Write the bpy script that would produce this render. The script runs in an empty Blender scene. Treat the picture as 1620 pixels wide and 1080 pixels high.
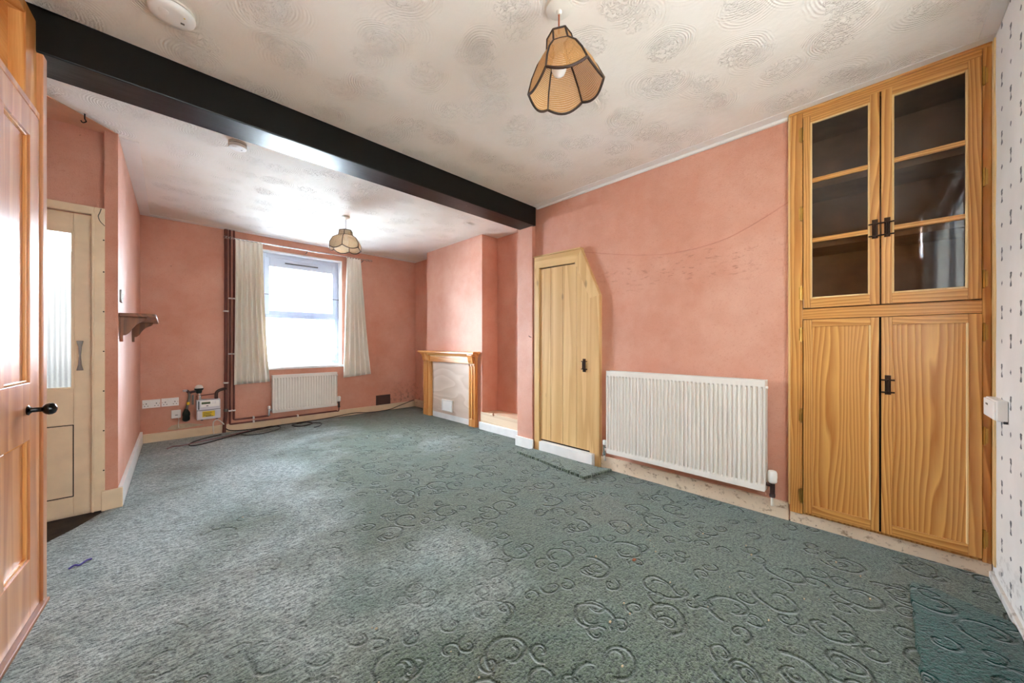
import bpy, bmesh, math, random
from mathutils import Vector, Matrix
random.seed(7)
SC = bpy.context.scene
COL = SC.collection
PI = math.pi

# ------------------------------------------------------------------ materials
def lin(c):
    def f(v):
        v /= 255.0
        return v / 12.92 if v <= 0.04045 else ((v + 0.055) / 1.055) ** 2.4
    return (f(c[0]), f(c[1]), f(c[2]), 1.0)

class NT:
    def __init__(s, name):
        s.m = bpy.data.materials.new(name); s.m.use_nodes = True
        s.t = s.m.node_tree; s.t.nodes.clear()
        s.out = s.t.nodes.new('ShaderNodeOutputMaterial')
    def put(s, sock, v):
        if hasattr(v, 'is_linked') or isinstance(v, bpy.types.NodeSocket):
            s.t.links.new(v, sock)
        elif isinstance(v, (tuple, list)) and sock.type == 'VECTOR':
            sock.default_value = v[:3]
        elif isinstance(v, (tuple, list)):
            sock.default_value = v if len(v) == 4 else (*v, 1.0)
        else:
            sock.default_value = v
    def n(s, typ, ins=None, **kw):
        nd = s.t.nodes.new(typ)
        for k, v in kw.items(): setattr(nd, k, v)
        for k, v in (ins or {}).items(): s.put(nd.inputs[k], v)
        return nd
    def math(s, op, a, b=0.0, c=0.0, clamp=False):
        nd = s.n('ShaderNodeMath', {0: a, 1: b, 2: c}, operation=op)
        nd.use_clamp = clamp
        return nd.outputs[0]
    def vm(s, op, a, b=(0, 0, 0)):
        nd = s.n('ShaderNodeVectorMath', {0: a, 1: b}, operation=op)
        return nd.outputs['Value'] if op in ('LENGTH', 'DOT_PRODUCT', 'DISTANCE') else nd.outputs[0]
    def obj(s): return s.n('ShaderNodeTexCoord').outputs['Object']
    def rand(s): return s.n('ShaderNodeObjectInfo').outputs['Random']
    def sep(s, v): return s.n('ShaderNodeSeparateXYZ', {0: v}).outputs
    def comb(s, x, y, z=0.0): return s.n('ShaderNodeCombineXYZ', {0: x, 1: y, 2: z}).outputs[0]
    def mapv(s, v, scale=(1, 1, 1), rot=(0, 0, 0), loc=(0, 0, 0)):
        nd = s.n('ShaderNodeMapping', {'Vector': v})
        nd.inputs['Scale'].default_value = scale; nd.inputs['Rotation'].default_value = rot
        nd.inputs['Location'].default_value = loc
        return nd.outputs[0]
    def noise(s, v, scale, detail=3.0, rough=0.55, dist=0.0, dim='3D'):
        return s.n('ShaderNodeTexNoise', {'Vector': v, 'Scale': scale, 'Detail': detail, 'Roughness': rough, 'Distortion': dist}, noise_dimensions=dim).outputs[0]
    def ramp(s, f, lo, hi, a=0.0, b=1.0, mode='LINEAR'):
        nd = s.n('ShaderNodeMapRange', {0: f, 1: lo, 2: hi, 3: a, 4: b}); nd.clamp = True
        if mode != 'LINEAR': nd.interpolation_type = mode
        return nd.outputs[0]
    def mix(s, f, a, b, mode='MIX'):
        nd = s.t.nodes.new('ShaderNodeMix'); nd.data_type = 'RGBA'; nd.blend_type = mode
        s.put(nd.inputs[0], f); s.put(nd.inputs[6], a); s.put(nd.inputs[7], b)
        return nd.outputs[2]
    def bump(s, h, strength=0.5, dist=0.01, normal=None):
        ins = {'Height': h, 'Strength': strength, 'Distance': dist}
        if normal is not None: ins['Normal'] = normal
        return s.n('ShaderNodeBump', ins).outputs[0]
    def pbsdf(s, color, rough=0.5, metal=0.0, normal=None, **kw):
        ins = {'Base Color': color, 'Roughness': rough, 'Metallic': metal}
        if normal is not None: ins['Normal'] = normal
        nd = s.n('ShaderNodeBsdfPrincipled', ins)
        for k, v in kw.items(): s.put(nd.inputs[k.replace('_', ' ')], v)
        return nd.outputs[0]
    def done(s, surf):
        s.t.links.new(surf, s.out.inputs['Surface']); return s.m

M = {}
def plain(name, rgb, rough=0.5, metal=0.0, var=0.06, bump=0.0, **kw):
    t = NT(name); o = t.obj(); c = lin(rgb)
    nz = t.noise(o, 9.0, 4)
    dk = tuple(v * (1 - var * 2.2) for v in c[:3]) + (1,)
    lt = tuple(min(1, v * (1 + var)) for v in c[:3]) + (1,)
    colr = t.mix(t.ramp(nz, 0.3, 0.7), dk, lt)
    nm = t.bump(t.noise(o, 60, 3), bump, 0.004) if bump else None
    M[name] = t.done(t.pbsdf(colr, rough, metal, nm, **kw)); return M[name]

plain('gloss cream paint', (226, 205, 172), 0.35, var=.04, bump=.05)
plain('white gloss paint', (232, 231, 228), 0.3, var=.03, bump=.04)
plain('white plastic', (236, 235, 231), 0.35, var=.01)
plain('old white plastic', (222, 216, 204), 0.4, var=.03)
plain('radiator enamel', (226, 222, 214), 0.35, var=.015)
plain('upvc', (205, 214, 230), 0.3, var=.01)
plain('brown pipe paint', (112, 58, 48), 0.4, var=.12)
plain('iron pipe', (66, 44, 40), 0.5, var=.2, bump=.2)
plain('black rubber', (22, 22, 24), 0.5, var=.1)
plain('mauve cable', (150, 110, 116), 0.6, var=.1)
plain('bronze', (58, 38, 24), 0.4, .6, var=.2)
plain('brass', (196, 156, 84), 0.3, 0.9, var=.15)
plain('chrome', (215, 215, 215), 0.18, 1.0, var=.05)
plain('pewter', (120, 116, 110), 0.4, .8, var=.1)
plain('black glass knob', (10, 10, 14), 0.12, var=.02)
plain('dark cavity', (26, 18, 13), 0.9, var=.3)
plain('cupboard brown', (140, 106, 80), 0.6, var=.12, bump=.05)
plain('meter grey', (206, 206, 212), 0.4, var=.03)
plain('yellow label', (226, 196, 30), 0.5, var=.03)
plain('label ink', (60, 52, 20), 0.6, var=.02)
plain('lcd green', (84, 98, 66), 0.25, var=.04)
plain('dark grey plastic', (52, 54, 58), 0.4, var=.05)
plain('regulator green', (30, 44, 38), 0.5, .3, var=.2)
plain('torn plaster', (198, 178, 150), 0.9, var=.12, bump=.3)
plain('lamp edging', (58, 36, 22), 0.6, var=.2)
plain('orange flex', (170, 84, 36), 0.5, var=.05)
plain('pink painted cable', (205, 140, 118), 0.55, var=.05)
plain('render wall', (226, 222, 214), 0.9, var=.05, bump=.1)
plain('slate', (92, 96, 106), 0.7, var=.15)
plain('paving', (190, 190, 188), 0.9, var=.1, bump=.2)
plain('bare underlay', (62, 52, 42), 0.95, var=.3, bump=.5)
plain('outer render', (200, 196, 190), 0.9, var=.05)
plain('crumb', (206, 184, 150), 0.8, var=.2)
plain('rust crumb', (150, 84, 50), 0.8, var=.2)
plain('purple thread', (84, 74, 150), 0.8, var=.05)
plain('bulb glass', (246, 246, 244), 0.25, var=.0)
plain('peach paint', (228, 180, 150), 0.7, var=.04, bump=.1)

def mk_wall():
    t = NT('pink wallpaper'); o = t.obj()
    big = t.noise(o, 1.6, 4, .6)
    mid = t.noise(o, 9, 4, .6, .6)
    fine = t.noise(o, 85, 5, .65, 1.6)
    c = t.mix(t.ramp(big, .35, .68), lin((206, 143, 117)), lin((219, 166, 143)))
    c = t.mix(t.ramp(mid, .4, .75, 0, .18), c, lin((226, 178, 158)))
    c = t.mix(t.ramp(fine, .54, .70, 0, .5), c, lin((188, 118, 96)))
    # small scuffs
    vo = t.n('ShaderNodeTexVoronoi', {'Vector': t.mapv(o, (1.7, 1.7, 3.4)), 'Scale': 2.1}).outputs[0]
    sc = t.ramp(vo, .05, .02, 0, 1)
    sc = t.math('MULTIPLY', sc, t.ramp(t.noise(o, 45, 3), .5, .6))
    c = t.mix(t.math('MULTIPLY', sc, .7), c, lin((110, 62, 48)))
    # rubbed brown marks in a band across the side wall
    ox, oy, oz = t.sep(o)
    band = t.math('MULTIPLY', t.ramp(t.math('ABSOLUTE', t.math('SUBTRACT', oz, 1.60)), .16, .05), t.ramp(t.math('ABSOLUTE', t.math('SUBTRACT', oy, 1.0)), .75, .45))
    rub = t.ramp(t.noise(t.mapv(o, (1, 1, 3.2)), 15, 5, .7), .56, .66)
    c = t.mix(t.math('MULTIPLY', t.math('MULTIPLY', band, rub), .5), c, lin((150, 88, 66)))
    # damp blackening low in the far corner by the chimney recess
    d = t.vm('LENGTH', t.vm('SUBTRACT', t.vm('MULTIPLY', o, (1, 1, 1.7)), (2.96, 5.38, 0.12)))
    mold = t.math('MULTIPLY', t.ramp(d, .75, .05), t.ramp(t.noise(o, 16, 6, .75), .5, .68))
    c = t.mix(t.math('MULTIPLY', mold, .9), c, lin((72, 44, 38)))
    hf = t.noise(o, 150, 4, .6, 2.5)
    h = t.math('ADD', t.math('MULTIPLY', fine, 1.0), t.math('MULTIPLY', hf, .5))
    h = t.math('ADD', h, t.math('MULTIPLY', t.noise(o, 3.2, 3), 4.0))
    nm = t.bump(h, .8, .004)
    M['pink wallpaper'] = t.done(t.pbsdf(c, .5, 0, nm))
mk_wall()

def mk_floral():
    t = NT('sprigged wallpaper'); o = t.obj(); x, y, z = t.sep(o)
    cw, P = .135, .2435
    u = t.math('DIVIDE', t.math('ADD', x, 10 - 2.513 + cw / 2), cw)
    colr = t.math('FLOOR', u); fx = t.math('MULTIPLY', t.math('SUBTRACT', t.math('FRACT', u), .5), cw)
    wig = t.math('MULTIPLY', t.math('SUBTRACT', t.noise(o, 60, 2), .5), .022)
    fx = t.math('ADD', fx, wig)
    v = t.math('ADD', t.math('DIVIDE', t.math('SUBTRACT', z, 1.91 - 20.25 * P), P), t.math('MULTIPLY', colr, .5))
    fv = t.math('FRACT', v)
    dz = t.math('MULTIPLY', t.math('SUBTRACT', fv, .25), P)           # long sprig
    dz2 = t.math('MULTIPLY', t.math('SUBTRACT', fv, .75), P)          # bud
    ax = t.math('ABSOLUTE', fx)
    q_ = t.math('DIVIDE', dz, .029)
    wl = t.math('ADD', .0035, t.math('MULTIPLY', t.math('MULTIPLY', q_, q_), t.math('MULTIPLY', .020, t.math('SUBTRACT', 1.0, t.math('POWER', t.math('ABSOLUTE', q_), 6.0)))))
    wl = t.math('ADD', wl, t.math('MULTIPLY', t.ramp(t.math('ABSOLUTE', t.math('SUBTRACT', q_, .35)), .3, .0), .006))
    a = t.math('MULTIPLY', t.math('LESS_THAN', ax, wl), t.math('LESS_THAN', t.math('ABSOLUTE', dz), .029))
    e = t.math('LESS_THAN', t.math('ADD', t.math('MULTIPLY', ax, 1.0), t.math('ABSOLUTE', dz2)), .012)
    mk = t.math('MAXIMUM', a, e)
    mk = t.math('MULTIPLY', mk, t.ramp(t.noise(o, 160, 3), .3, .45, .55, 1))
    base = t.mix(t.ramp(t.noise(o, 2.5, 4), .35, .7), lin((218, 214, 208)), lin((230, 227, 222)))
    # scuffing low down near the skirting
    sc = t.math('MULTIPLY', t.ramp(z, .22, .02), t.ramp(t.noise(t.mapv(o, (1, 1, 2.2)), 14, 5, .7), .52, .62))
    base = t.mix(t.math('MULTIPLY', sc, .7), base, lin((120, 108, 96)))
    c = t.mix(mk, base, lin((74, 78, 80)))
    nm = t.bump(t.noise(o, 40, 4), .25, .003)
    M['sprigged wallpaper'] = t.done(t.pbsdf(c, .6, 0, nm))
mk_floral()

def mk_artex():
    t = NT('swirled plaster'); o = t.obj()
    flat = t.vm('MULTIPLY', o, (1, 1, 0))
    warp = t.n('ShaderNodeTexNoise', {'Vector': flat, 'Scale': 3.0, 'Detail': 2.0}).outputs[1]
    wv = t.vm('MULTIPLY', t.vm('SUBTRACT', warp, (.5, .5, .5)), (.09, .09, 0))
    fw = t.vm('ADD', flat, wv)
    hs = None
    for k, (sc, off) in enumerate(((3.3, 0.0), (3.0, 4.37))):
        vv = t.vm('ADD', fw, (off, off * .7, 0))
        vn = t.n('ShaderNodeTexVoronoi', {'Vector': vv, 'Scale': sc, 'Randomness': .7}, voronoi_dimensions='2D')
        rel = t.vm('SUBTRACT', vv, vn.outputs['Position'])
        d = t.vm('LENGTH', t.vm('MULTIPLY', rel, (1, 1, 0)))
        r = t.sep(vn.outputs['Color'])[0]
        rx, ry, rz = t.sep(rel)
        ang = t.math('ADD', t.math('ARCTAN2', ry, rx), t.math('MULTIPLY', r, 6.28))
        rings = t.math('SINE', t.math('MULTIPLY', d, 520 if k == 0 else 440))
        wob = t.noise(t.vm('MULTIPLY', rel, (1, 1, 0)), 22, 2)
        ringm = t.math('MULTIPLY', t.ramp(d, .035, .06), t.ramp(d, .15, .10))
        ringm = t.math('MULTIPLY', ringm, t.ramp(t.math('SINE', ang), -.3, .7, .05, 1))
        ringm = t.math('MULTIPLY', ringm, t.ramp(wob, .35, .6, .35, 1))
        hr = t.math('MULTIPLY', t.math('MULTIPLY', rings, ringm), .5)
        st = t.noise(vv, 50, 3, .6, 1.2)
        stm = t.ramp(d, .085, .05)
        hst = t.math('MULTIPLY', t.math('MULTIPLY', t.ramp(st, .50, .62), stm), 1.9)
        h = t.math('ADD', hr, hst)
        hs = h if hs is None else t.math('ADD', t.math('MULTIPLY', hs, 1.0), t.math('MULTIPLY', h, .55))
    hs = t.math('ADD', hs, t.math('MULTIPLY', t.noise(flat, 25, 3), .5))
    nm = t.bump(hs, .7, .006)
    c = t.mix(t.ramp(t.noise(flat, 1.1, 4), .35, .7), lin((232, 224, 212)), lin((242, 238, 232)))
    M['swirled plaster'] = t.done(t.pbsdf(c, .65, 0, nm, Specular_IOR_Level=.25))
    t = NT('smooth ceiling paint'); o = t.obj()
    c = t.mix(t.noise(o, 4, 4), lin((226, 222, 216)), lin((238, 236, 232)))
    M['smooth ceiling paint'] = t.done(t.pbsdf(c, .5, 0, t.bump(t.noise(o, 30, 3), .2, .003)))
mk_artex()

def mk_carpet(name, dark, light, teal, curls=True, turn=0.0):
    t = NT(name); o = t.obj()
    if turn: o = t.mapv(o, (1, 1, 1), (0, 0, turn), (3.3, 1.7, 0))
    flat = t.vm('MULTIPLY', o, (1, 1, 0))
    wr = t.n('ShaderNodeTexNoise', {'Vector': flat, 'Scale': 7.0, 'Detail': 2.0}).outputs[1]
    fw = t.vm('ADD', flat, t.vm('MULTIPLY', t.vm('SUBTRACT', wr, (.5, .5, .5)), (.05, .05, 0)))
    tot = None
    for sc, r0, w, off, thr in ((4.0, .092, .0085, 0, .2), (7.4, .042, .0065, 3.31, .2)):
        vv = t.vm('ADD', fw, (off, off * 1.3, 0))
        vn = t.n('ShaderNodeTexVoronoi', {'Vector': vv, 'Scale': sc, 'Randomness': .85}, voronoi_dimensions='2D')
        rel = t.vm('SUBTRACT', vv, vn.outputs['Position'])
        d = t.vm('LENGTH', t.vm('MULTIPLY', rel, (1, 1, 0)))
        rx, ry, rz = t.sep(rel); cr, cg, cb = t.sep(vn.outputs['Color'])
        sgn = t.math('SUBTRACT', t.math('MULTIPLY', t.math('GREATER_THAN', cg, .5), 2.0), 1.0)
        a = t.math('ADD', t.math('MULTIPLY', t.math('DIVIDE', t.math('ARCTAN2', ry, rx), 2 * PI), sgn), t.math('ADD', cr, 2.0))
        a = t.math('FRACT', a)
        rad = t.math('MULTIPLY', r0, t.math('ADD', .28, t.math('MULTIPLY', a, .72)))
        ln = t.ramp(t.math('ABSOLUTE', t.math('SUBTRACT', d, rad)), w * 1.25, w * .2, 0, 1, 'SMOOTHSTEP')
        ln = t.math('MULTIPLY', ln, t.ramp(a, .02, .12))
        rad2 = t.math('MULTIPLY', r0, .28)
        ln2 = t.ramp(t.math('ABSOLUTE', t.math('SUBTRACT', d, rad2)), w, w * .2, 0, .8, 'SMOOTHSTEP')
        ln2 = t.math('MULTIPLY', ln2, t.math('LESS_THAN', a, .55))
        ln = t.math('MULTIPLY', t.math('MAXIMUM', ln, ln2), t.math('GREATER_THAN', cb, thr))
        tot = ln if tot is None else t.math('MAXIMUM', tot, ln)
    wear_light = t.math('ADD', t.math('MULTIPLY', t.sep(flat)[0], .15), t.math('MULTIPLY', t.math('SUBTRACT', t.sep(flat)[1], 2.0), -.045))
    worn = t.ramp(t.math('ADD', t.noise(flat, 1.1, 4, .6), wear_light), .47, .67)  # mask mixes real wear with light painted in towards the window
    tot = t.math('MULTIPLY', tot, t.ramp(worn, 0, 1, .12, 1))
    # tufts lean in rows, coarser where the pile is trodden flat
    rows = t.noise(t.mapv(flat, (30, 95, 1), (0, 0, math.radians(42))), 1.0, 3, .6, .6)
    tuft = t.noise(flat, 105, 4, .68, .6)
    tuft2 = t.noise(flat, 380, 2, .6)
    h = t.math('ADD', t.math('MULTIPLY', tuft, .9), t.math('MULTIPLY', rows, t.ramp(worn, 0, 1, 1.2, .55)))
    h = t.math('SUBTRACT', h, t.math('MULTIPLY', tot, 1.1))
    h = t.math('ADD', h, t.math('MULTIPLY', t.noise(flat, 9, 3), .9))
    nm = t.bump(h, .9, .012)
    f = t.math('ADD', t.math('MULTIPLY', tuft, .55), t.math('ADD', t.math('MULTIPLY', tuft2, .3), t.math('MULTIPLY', rows, t.ramp(worn, 0, 1, .55, .3))))
    f = t.ramp(t.math('SUBTRACT', f, t.ramp(worn, 0, 1, .12, 0)), .49, .67)
    c = t.mix(f, lin(dark), lin(light))
    if curls:   # greyer and paler for trodden pile, with window light painted in
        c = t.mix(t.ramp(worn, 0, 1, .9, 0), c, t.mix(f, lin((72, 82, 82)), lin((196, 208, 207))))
    g = t.ramp(t.noise(flat, 2.1, 4, .6, .8), .48, .7, 0, .45)
    c = t.mix(g, c, t.mix(f, lin(tuple(v * .62 for v in teal)), lin(teal)))
    br = t.ramp(t.noise(t.vm('ADD', flat, (9, 3, 0)), 1.5, 4, .65), .55, .75, 0, .6)
    c = t.mix(br, c, t.mix(f, lin((58, 56, 46)), lin((120, 116, 100))))
    c = t.mix(t.math('MULTIPLY', tot, .5), c, lin((26, 34, 30)))
    M[name] = t.done(t.pbsdf(c, .95, 0, nm, Sheen_Weight=.6, Sheen_Roughness=.32, Sheen_Tint=lin((222, 230, 230)), Specular_IOR_Level=.1))
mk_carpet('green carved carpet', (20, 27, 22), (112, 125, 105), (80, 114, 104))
mk_carpet('unfaded teal carpet', (6, 32, 30), (36, 98, 88), (20, 78, 70), False, .9)
mk_carpet('spare carved carpet', (24, 32, 26), (120, 132, 112), (84, 118, 108), False, 1.57)

def wood(name, dark, light, axis='Z', scale=7.0, rings=9.0, rough=.35, fibre=.25, stretch=.09, knots=0.0, mid=.5, bump=.12, coat=.12, across=0.0):
    t = NT(name); o = t.obj()
    r = t.math('MULTIPLY', t.rand(), 37.0)
    o = t.vm('ADD', o, t.comb(r, t.math('MULTIPLY', r, .7), t.math('MULTIPLY', r, 1.3)))
    s3 = {'X': (stretch, 1, 1), 'Y': (1, stretch, 1), 'Z': (1, 1, stretch)}[axis]
    v = t.mapv(o, s3)
    base = t.noise(v, scale, 2, .45, .35)
    if across:
        cx_, cy_, cz_ = t.sep(o)
        ac = {'X': t.math('ADD', cy_, cz_), 'Y': t.math('ADD', cx_, cz_), 'Z': t.math('ADD', cx_, cy_)}[axis]
        base = t.math('ADD', t.math('MULTIPLY', ac, across), t.math('ADD', t.math('MULTIPLY', base, .85), t.math('MULTIPLY', t.noise(t.mapv(o, tuple(1 if q == 1 else .3 for q in s3)), 9, 2), .05)))
    w = t.math('FRACT', t.math('MULTIPLY', base, rings))
    w = t.ramp(w, 0, .8, 0, 1); 
    tri = t.math('MULTIPLY', w, t.ramp(t.math('FRACT', t.math('MULTIPLY', base, rings)), 1.0, .86))
    fb = t.noise(t.mapv(o, tuple(1 if q == 1 else .03 for q in s3)), 260, 3, .6)
    f = t.math('ADD', t.math('MULTIPLY', tri, 1 - fibre), t.math('MULTIPLY', t.ramp(fb, .3, .7), fibre))
    c = t.mix(f, lin(light), lin(dark))
    lo = t.noise(v, 2.2, 3)
    c = t.mix(t.ramp(lo, .3, .7, 0, .28), c, lin(tuple((a + b) * .5 for a, b in zip(dark, light))))
    if knots:
        kn = t.n('ShaderNodeTexVoronoi', {'Vector': t.mapv(o, tuple(1 if q == 1 else .45 for q in s3)), 'Scale': 4.5}).outputs[0]
        c = t.mix(t.ramp(kn, .085, .03, 0, knots), c, lin(tuple(v * .45 for v in dark)))
    nm = t.bump(f, bump, .002)
    M[name] = t.done(t.pbsdf(c, rough, 0, nm, Coat_Weight=coat, Coat_Roughness=.25))
for ax in 'XYZ':
    wood('grained pine ' + ax, (172, 108, 44), (226, 174, 100), ax, 4.2, 16.0, .32, .16, .09, bump=.3, across=3.4)
    wood('pale board ' + ax, (196, 152, 96), (228, 194, 138), ax, 5.0, 7.0, .4, .3, .05, .45)
    wood('varnished pine ' + ax, (186, 110, 48), (232, 176, 108), ax, 6.0, 6.0, .25, .3, .06, .6)
    wood('waxed door pine ' + ax, (170, 98, 50), (222, 160, 108), ax, 5.0, 6.0, .3, .3, .05, .5, coat=.8)
    wood('dark stained wood ' + ax, (92, 50, 22), (152, 92, 46), ax, 7.0, 7.0, .5, .35, .08)
wood('plywood', (196, 172, 152), (222, 204, 188), 'Y', 2.6, 9.0, .6, .25, .3, 0)
wood('raw board', (206, 178, 146), (228, 206, 176), 'Y', 3.0, 5.0, .6, .3, .08, .2)
wood('scribe strip', (206, 164, 100), (240, 214, 160), 'Z', 5.0, 4.0, .45, .3, .05)

def mk_misc():
    # black gloss beam
    t = NT('black gloss paint'); o = t.obj()
    nz = t.noise(t.mapv(o, (.25, 1, 1)), 22, 4, .6)
    ch = t.n('ShaderNodeTexVoronoi', {'Vector': o, 'Scale': 6.5}).outputs[0]
    chip = t.math('MULTIPLY', t.ramp(ch, .045, .03), t.ramp(t.noise(o, 30, 2), .5, .58))
    c = t.mix(chip, lin((7, 7, 7)), lin((120, 112, 104)))
    M['black gloss paint'] = t.done(t.pbsdf(c, .32, 0, t.bump(nz, .22, .006), Specular_IOR_Level=.32))
    # dirty skirting
    t = NT('scuffed cream skirting'); o = t.obj()
    n1 = t.noise(t.mapv(o, (1, 1, 1.6)), 17, 6, .7)
    c = t.mix(t.ramp(n1, .56, .68), lin((224, 206, 182)), lin((150, 122, 96)))
    c = t.mix(t.ramp(t.noise(o, 60, 5, .7), .62, .72), c, lin((88, 66, 50)))
    M['scuffed cream skirting'] = t.done(t.pbsdf(c, .45, 0, t.bump(n1, .15, .004)))
    t = NT('scuffed white skirting'); o = t.obj()
    n1 = t.noise(t.mapv(o, (1, 1, 1.6)), 15, 6, .7)
    c = t.mix(t.ramp(n1, .52, .64), lin((214, 210, 204)), lin((140, 130, 120)))
    M['scuffed white skirting'] = t.done(t.pbsdf(c, .5, 0, t.bump(n1, .2, .004)))
    # curtains
    t = NT('cream curtain cloth'); o = t.obj()
    wv = t.noise(t.mapv(o, (90, 90, 400)), 1.0, 2)
    c = t.mix(t.noise(o, 5, 3), lin((243, 236, 224)), lin((250, 247, 240)))
    p = t.pbsdf(c, .9, 0, t.bump(wv, .12, .002))
    tr = t.n('ShaderNodeBsdfTranslucent', {'Color': lin((236, 222, 200))}).outputs[0]
    M['cream curtain cloth'] = t.done(t.n('ShaderNodeMixShader', {0: .1, 1: p, 2: tr}).outputs[0])
    # net curtain
    t = NT('white net'); o = t.obj(); x, y, z = t.sep(o)
    v1 = t.n('ShaderNodeTexVoronoi', {'Vector': t.mapv(o, (1, 0, 1)), 'Scale': 26.0}).outputs[0]
    lace = t.ramp(z, .17, .12, 0, 1)
    sc = t.math('ADD', .205, t.math('MULTIPLY', t.math('ABSOLUTE', t.math('SINE', t.math('MULTIPLY', x, 26))), .028))
    band = t.ramp(t.math('ABSOLUTE', t.math('SUBTRACT', z, sc)), .016, .008)
    pat = t.math('MULTIPLY', t.ramp(v1, .25, .5), lace)
    dens = t.math('ADD', .05, t.math('ADD', t.math('MULTIPLY', pat, .3), t.math('MULTIPLY', band, .2)))
    stripe = t.ramp(t.noise(t.mapv(o, (14, 0, .25)), 1.0, 3), .45, .7, 0, .07)
    dens = t.math('ADD', dens, stripe, clamp=True)
    tp = t.n('ShaderNodeBsdfTransparent').outputs[0]
    df = t.n('ShaderNodeBsdfDiffuse', {'Color': lin((140, 158, 190))}).outputs[0]
    tl = t.n('ShaderNodeBsdfTranslucent', {'Color': lin((206, 222, 246))}).outputs[0]
    cl = t.n('ShaderNodeMixShader', {0: .002, 1: df, 2: tl}).outputs[0]
    M['white net'] = t.done(t.n('ShaderNodeMixShader', {0: dens, 1: tp, 2: cl}).outputs[0])
    # clear glass: transparent with a fresnel gloss
    for nm_, tint in (('clear glass', (.96, .98, .98, 1)), ('cupboard glass', (.86, .84, .80, 1))):
        t = NT(nm_)
        fr = t.n('ShaderNodeFresnel', {'IOR': 1.45}).outputs[0]
        tp = t.n('ShaderNodeBsdfTransparent', {'Color': tint}).outputs[0]
        gl = t.n('ShaderNodeBsdfGlossy', {'Roughness': .03}).outputs[0]
        M[nm_] = t.done(t.n('ShaderNodeMixShader', {0: t.math('MULTIPLY', fr, .8), 1: tp, 2: gl}).outputs[0])
    # frosted pane of the added fill window
    t = NT('fill window glass')
    M['fill window glass'] = t.done(t.n('ShaderNodeBsdfTranslucent', {'Color': (.27, .262, .245, 1)}).outputs[0])
    # reeded door glass
    t = NT('reeded glass'); o = t.obj(); x, y, z = t.sep(o)
    s = t.math('SINE', t.math('MULTIPLY', x, 300))
    peb = t.noise(o, 90, 3)
    low = t.ramp(z, .98, .86)
    f = t.math('ADD', t.math('MULTIPLY', t.ramp(s, -1, 1), .3), t.math('MULTIPLY', t.math('MULTIPLY', peb, low), .5))
    tcol = t.mix(f, lin((246, 248, 249)), lin((196, 204, 206)))
    tl = t.n('ShaderNodeBsdfTranslucent', {'Color': tcol, 'Normal': t.bump(f, .6, .004)}).outputs[0]
    tp = t.n('ShaderNodeBsdfTransparent', {'Color': tcol}).outputs[0]
    gl = t.n('ShaderNodeBsdfGlossy', {'Roughness': .15, 'Normal': t.bump(f, .8, .004)}).outputs[0]
    a = t.n('ShaderNodeMixShader', {0: t.ramp(s, -1, 1, .35, .6), 1: tl, 2: tp}).outputs[0]
    M['reeded glass'] = t.done(t.n('ShaderNodeMixShader', {0: .06, 1: a, 2: gl}).outputs[0])
    # woven cane for the lampshades
    for nm_, cc, dd in (('woven cane', (220, 172, 110), (128, 76, 36)), ('pale woven cane', (196, 168, 132), (150, 118, 84))):
        t = NT(nm_); uv = t.n('ShaderNodeTexCoord').outputs['UV']; u, v, w_ = t.sep(uv)
        fu = t.math('ABSOLUTE', t.math('SUBTRACT', t.math('FRACT', t.math('MULTIPLY', u, 30)), .5))
        fv = t.math('ABSOLUTE', t.math('SUBTRACT', t.math('FRACT', t.math('MULTIPLY', v, 38)), .5))
        hole = t.math('MULTIPLY', t.math('LESS_THAN', fu, .2), t.math('LESS_THAN', fv, .2))
        nz = t.noise(t.mapv(uv, (9, 9, 1)), 3.0, 3)
        c = t.mix(t.ramp(nz, .35, .7), lin(cc), lin(tuple(q * .88 for q in cc)))
        c = t.mix(t.ramp(fv, .30, .5), c, lin(dd))
        p = t.pbsdf(c, .6, 0, t.bump(t.math('ADD', fu, fv), .4, .002))
        tl = t.n('ShaderNodeBsdfTranslucent', {'Color': lin(cc)}).outputs[0]
        b = t.n('ShaderNodeMixShader', {0: .3, 1: p, 2: tl}).outputs[0]
        tp = t.n('ShaderNodeBsdfTransparent').outputs[0]
        M[nm_] = t.done(t.n('ShaderNodeMixShader', {0: t.math('MULTIPLY', hole, .85), 1: b, 2: tp}).outputs[0])
    # brick across the street
    t = NT('red brick'); o = t.obj()
    b = t.n('ShaderNodeTexBrick', {'Vector': t.mapv(o, (1, 1, 1), (PI / 2, 0, 0)), 'Color1': lin((176, 108, 88)), 'Color2': lin((198, 134, 110)), 'Mortar': lin((200, 190, 178)), 'Scale': 4.0}).outputs[0]
    M['red brick'] = t.done(t.pbsdf(b, .9))
    # perforated / louvred plates
    t = NT('louvred plastic'); o = t.obj(); x, y, z = t.sep(o)
    s = t.math('SINE', t.math('MULTIPLY', z, 420))
    M['louvred plastic'] = t.done(t.pbsdf(t.mix(t.ramp(s, -1, .2), lin((150, 152, 158)), lin((230, 230, 232))), .4, 0, t.bump(s, .6, .004)))
    t = NT('pierced air brick'); o = t.obj()
    v1 = t.n('ShaderNodeTexVoronoi', {'Vector': o, 'Scale': 80.0, 'Randomness': 0.0}).outputs[0]
    M['pierced air brick'] = t.done(t.pbsdf(t.mix(t.ramp(v1, .28, .36), lin((24, 16, 14)), lin((82, 56, 48))), .7, 0, t.bump(v1, .5, .004)))
mk_misc()

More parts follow.
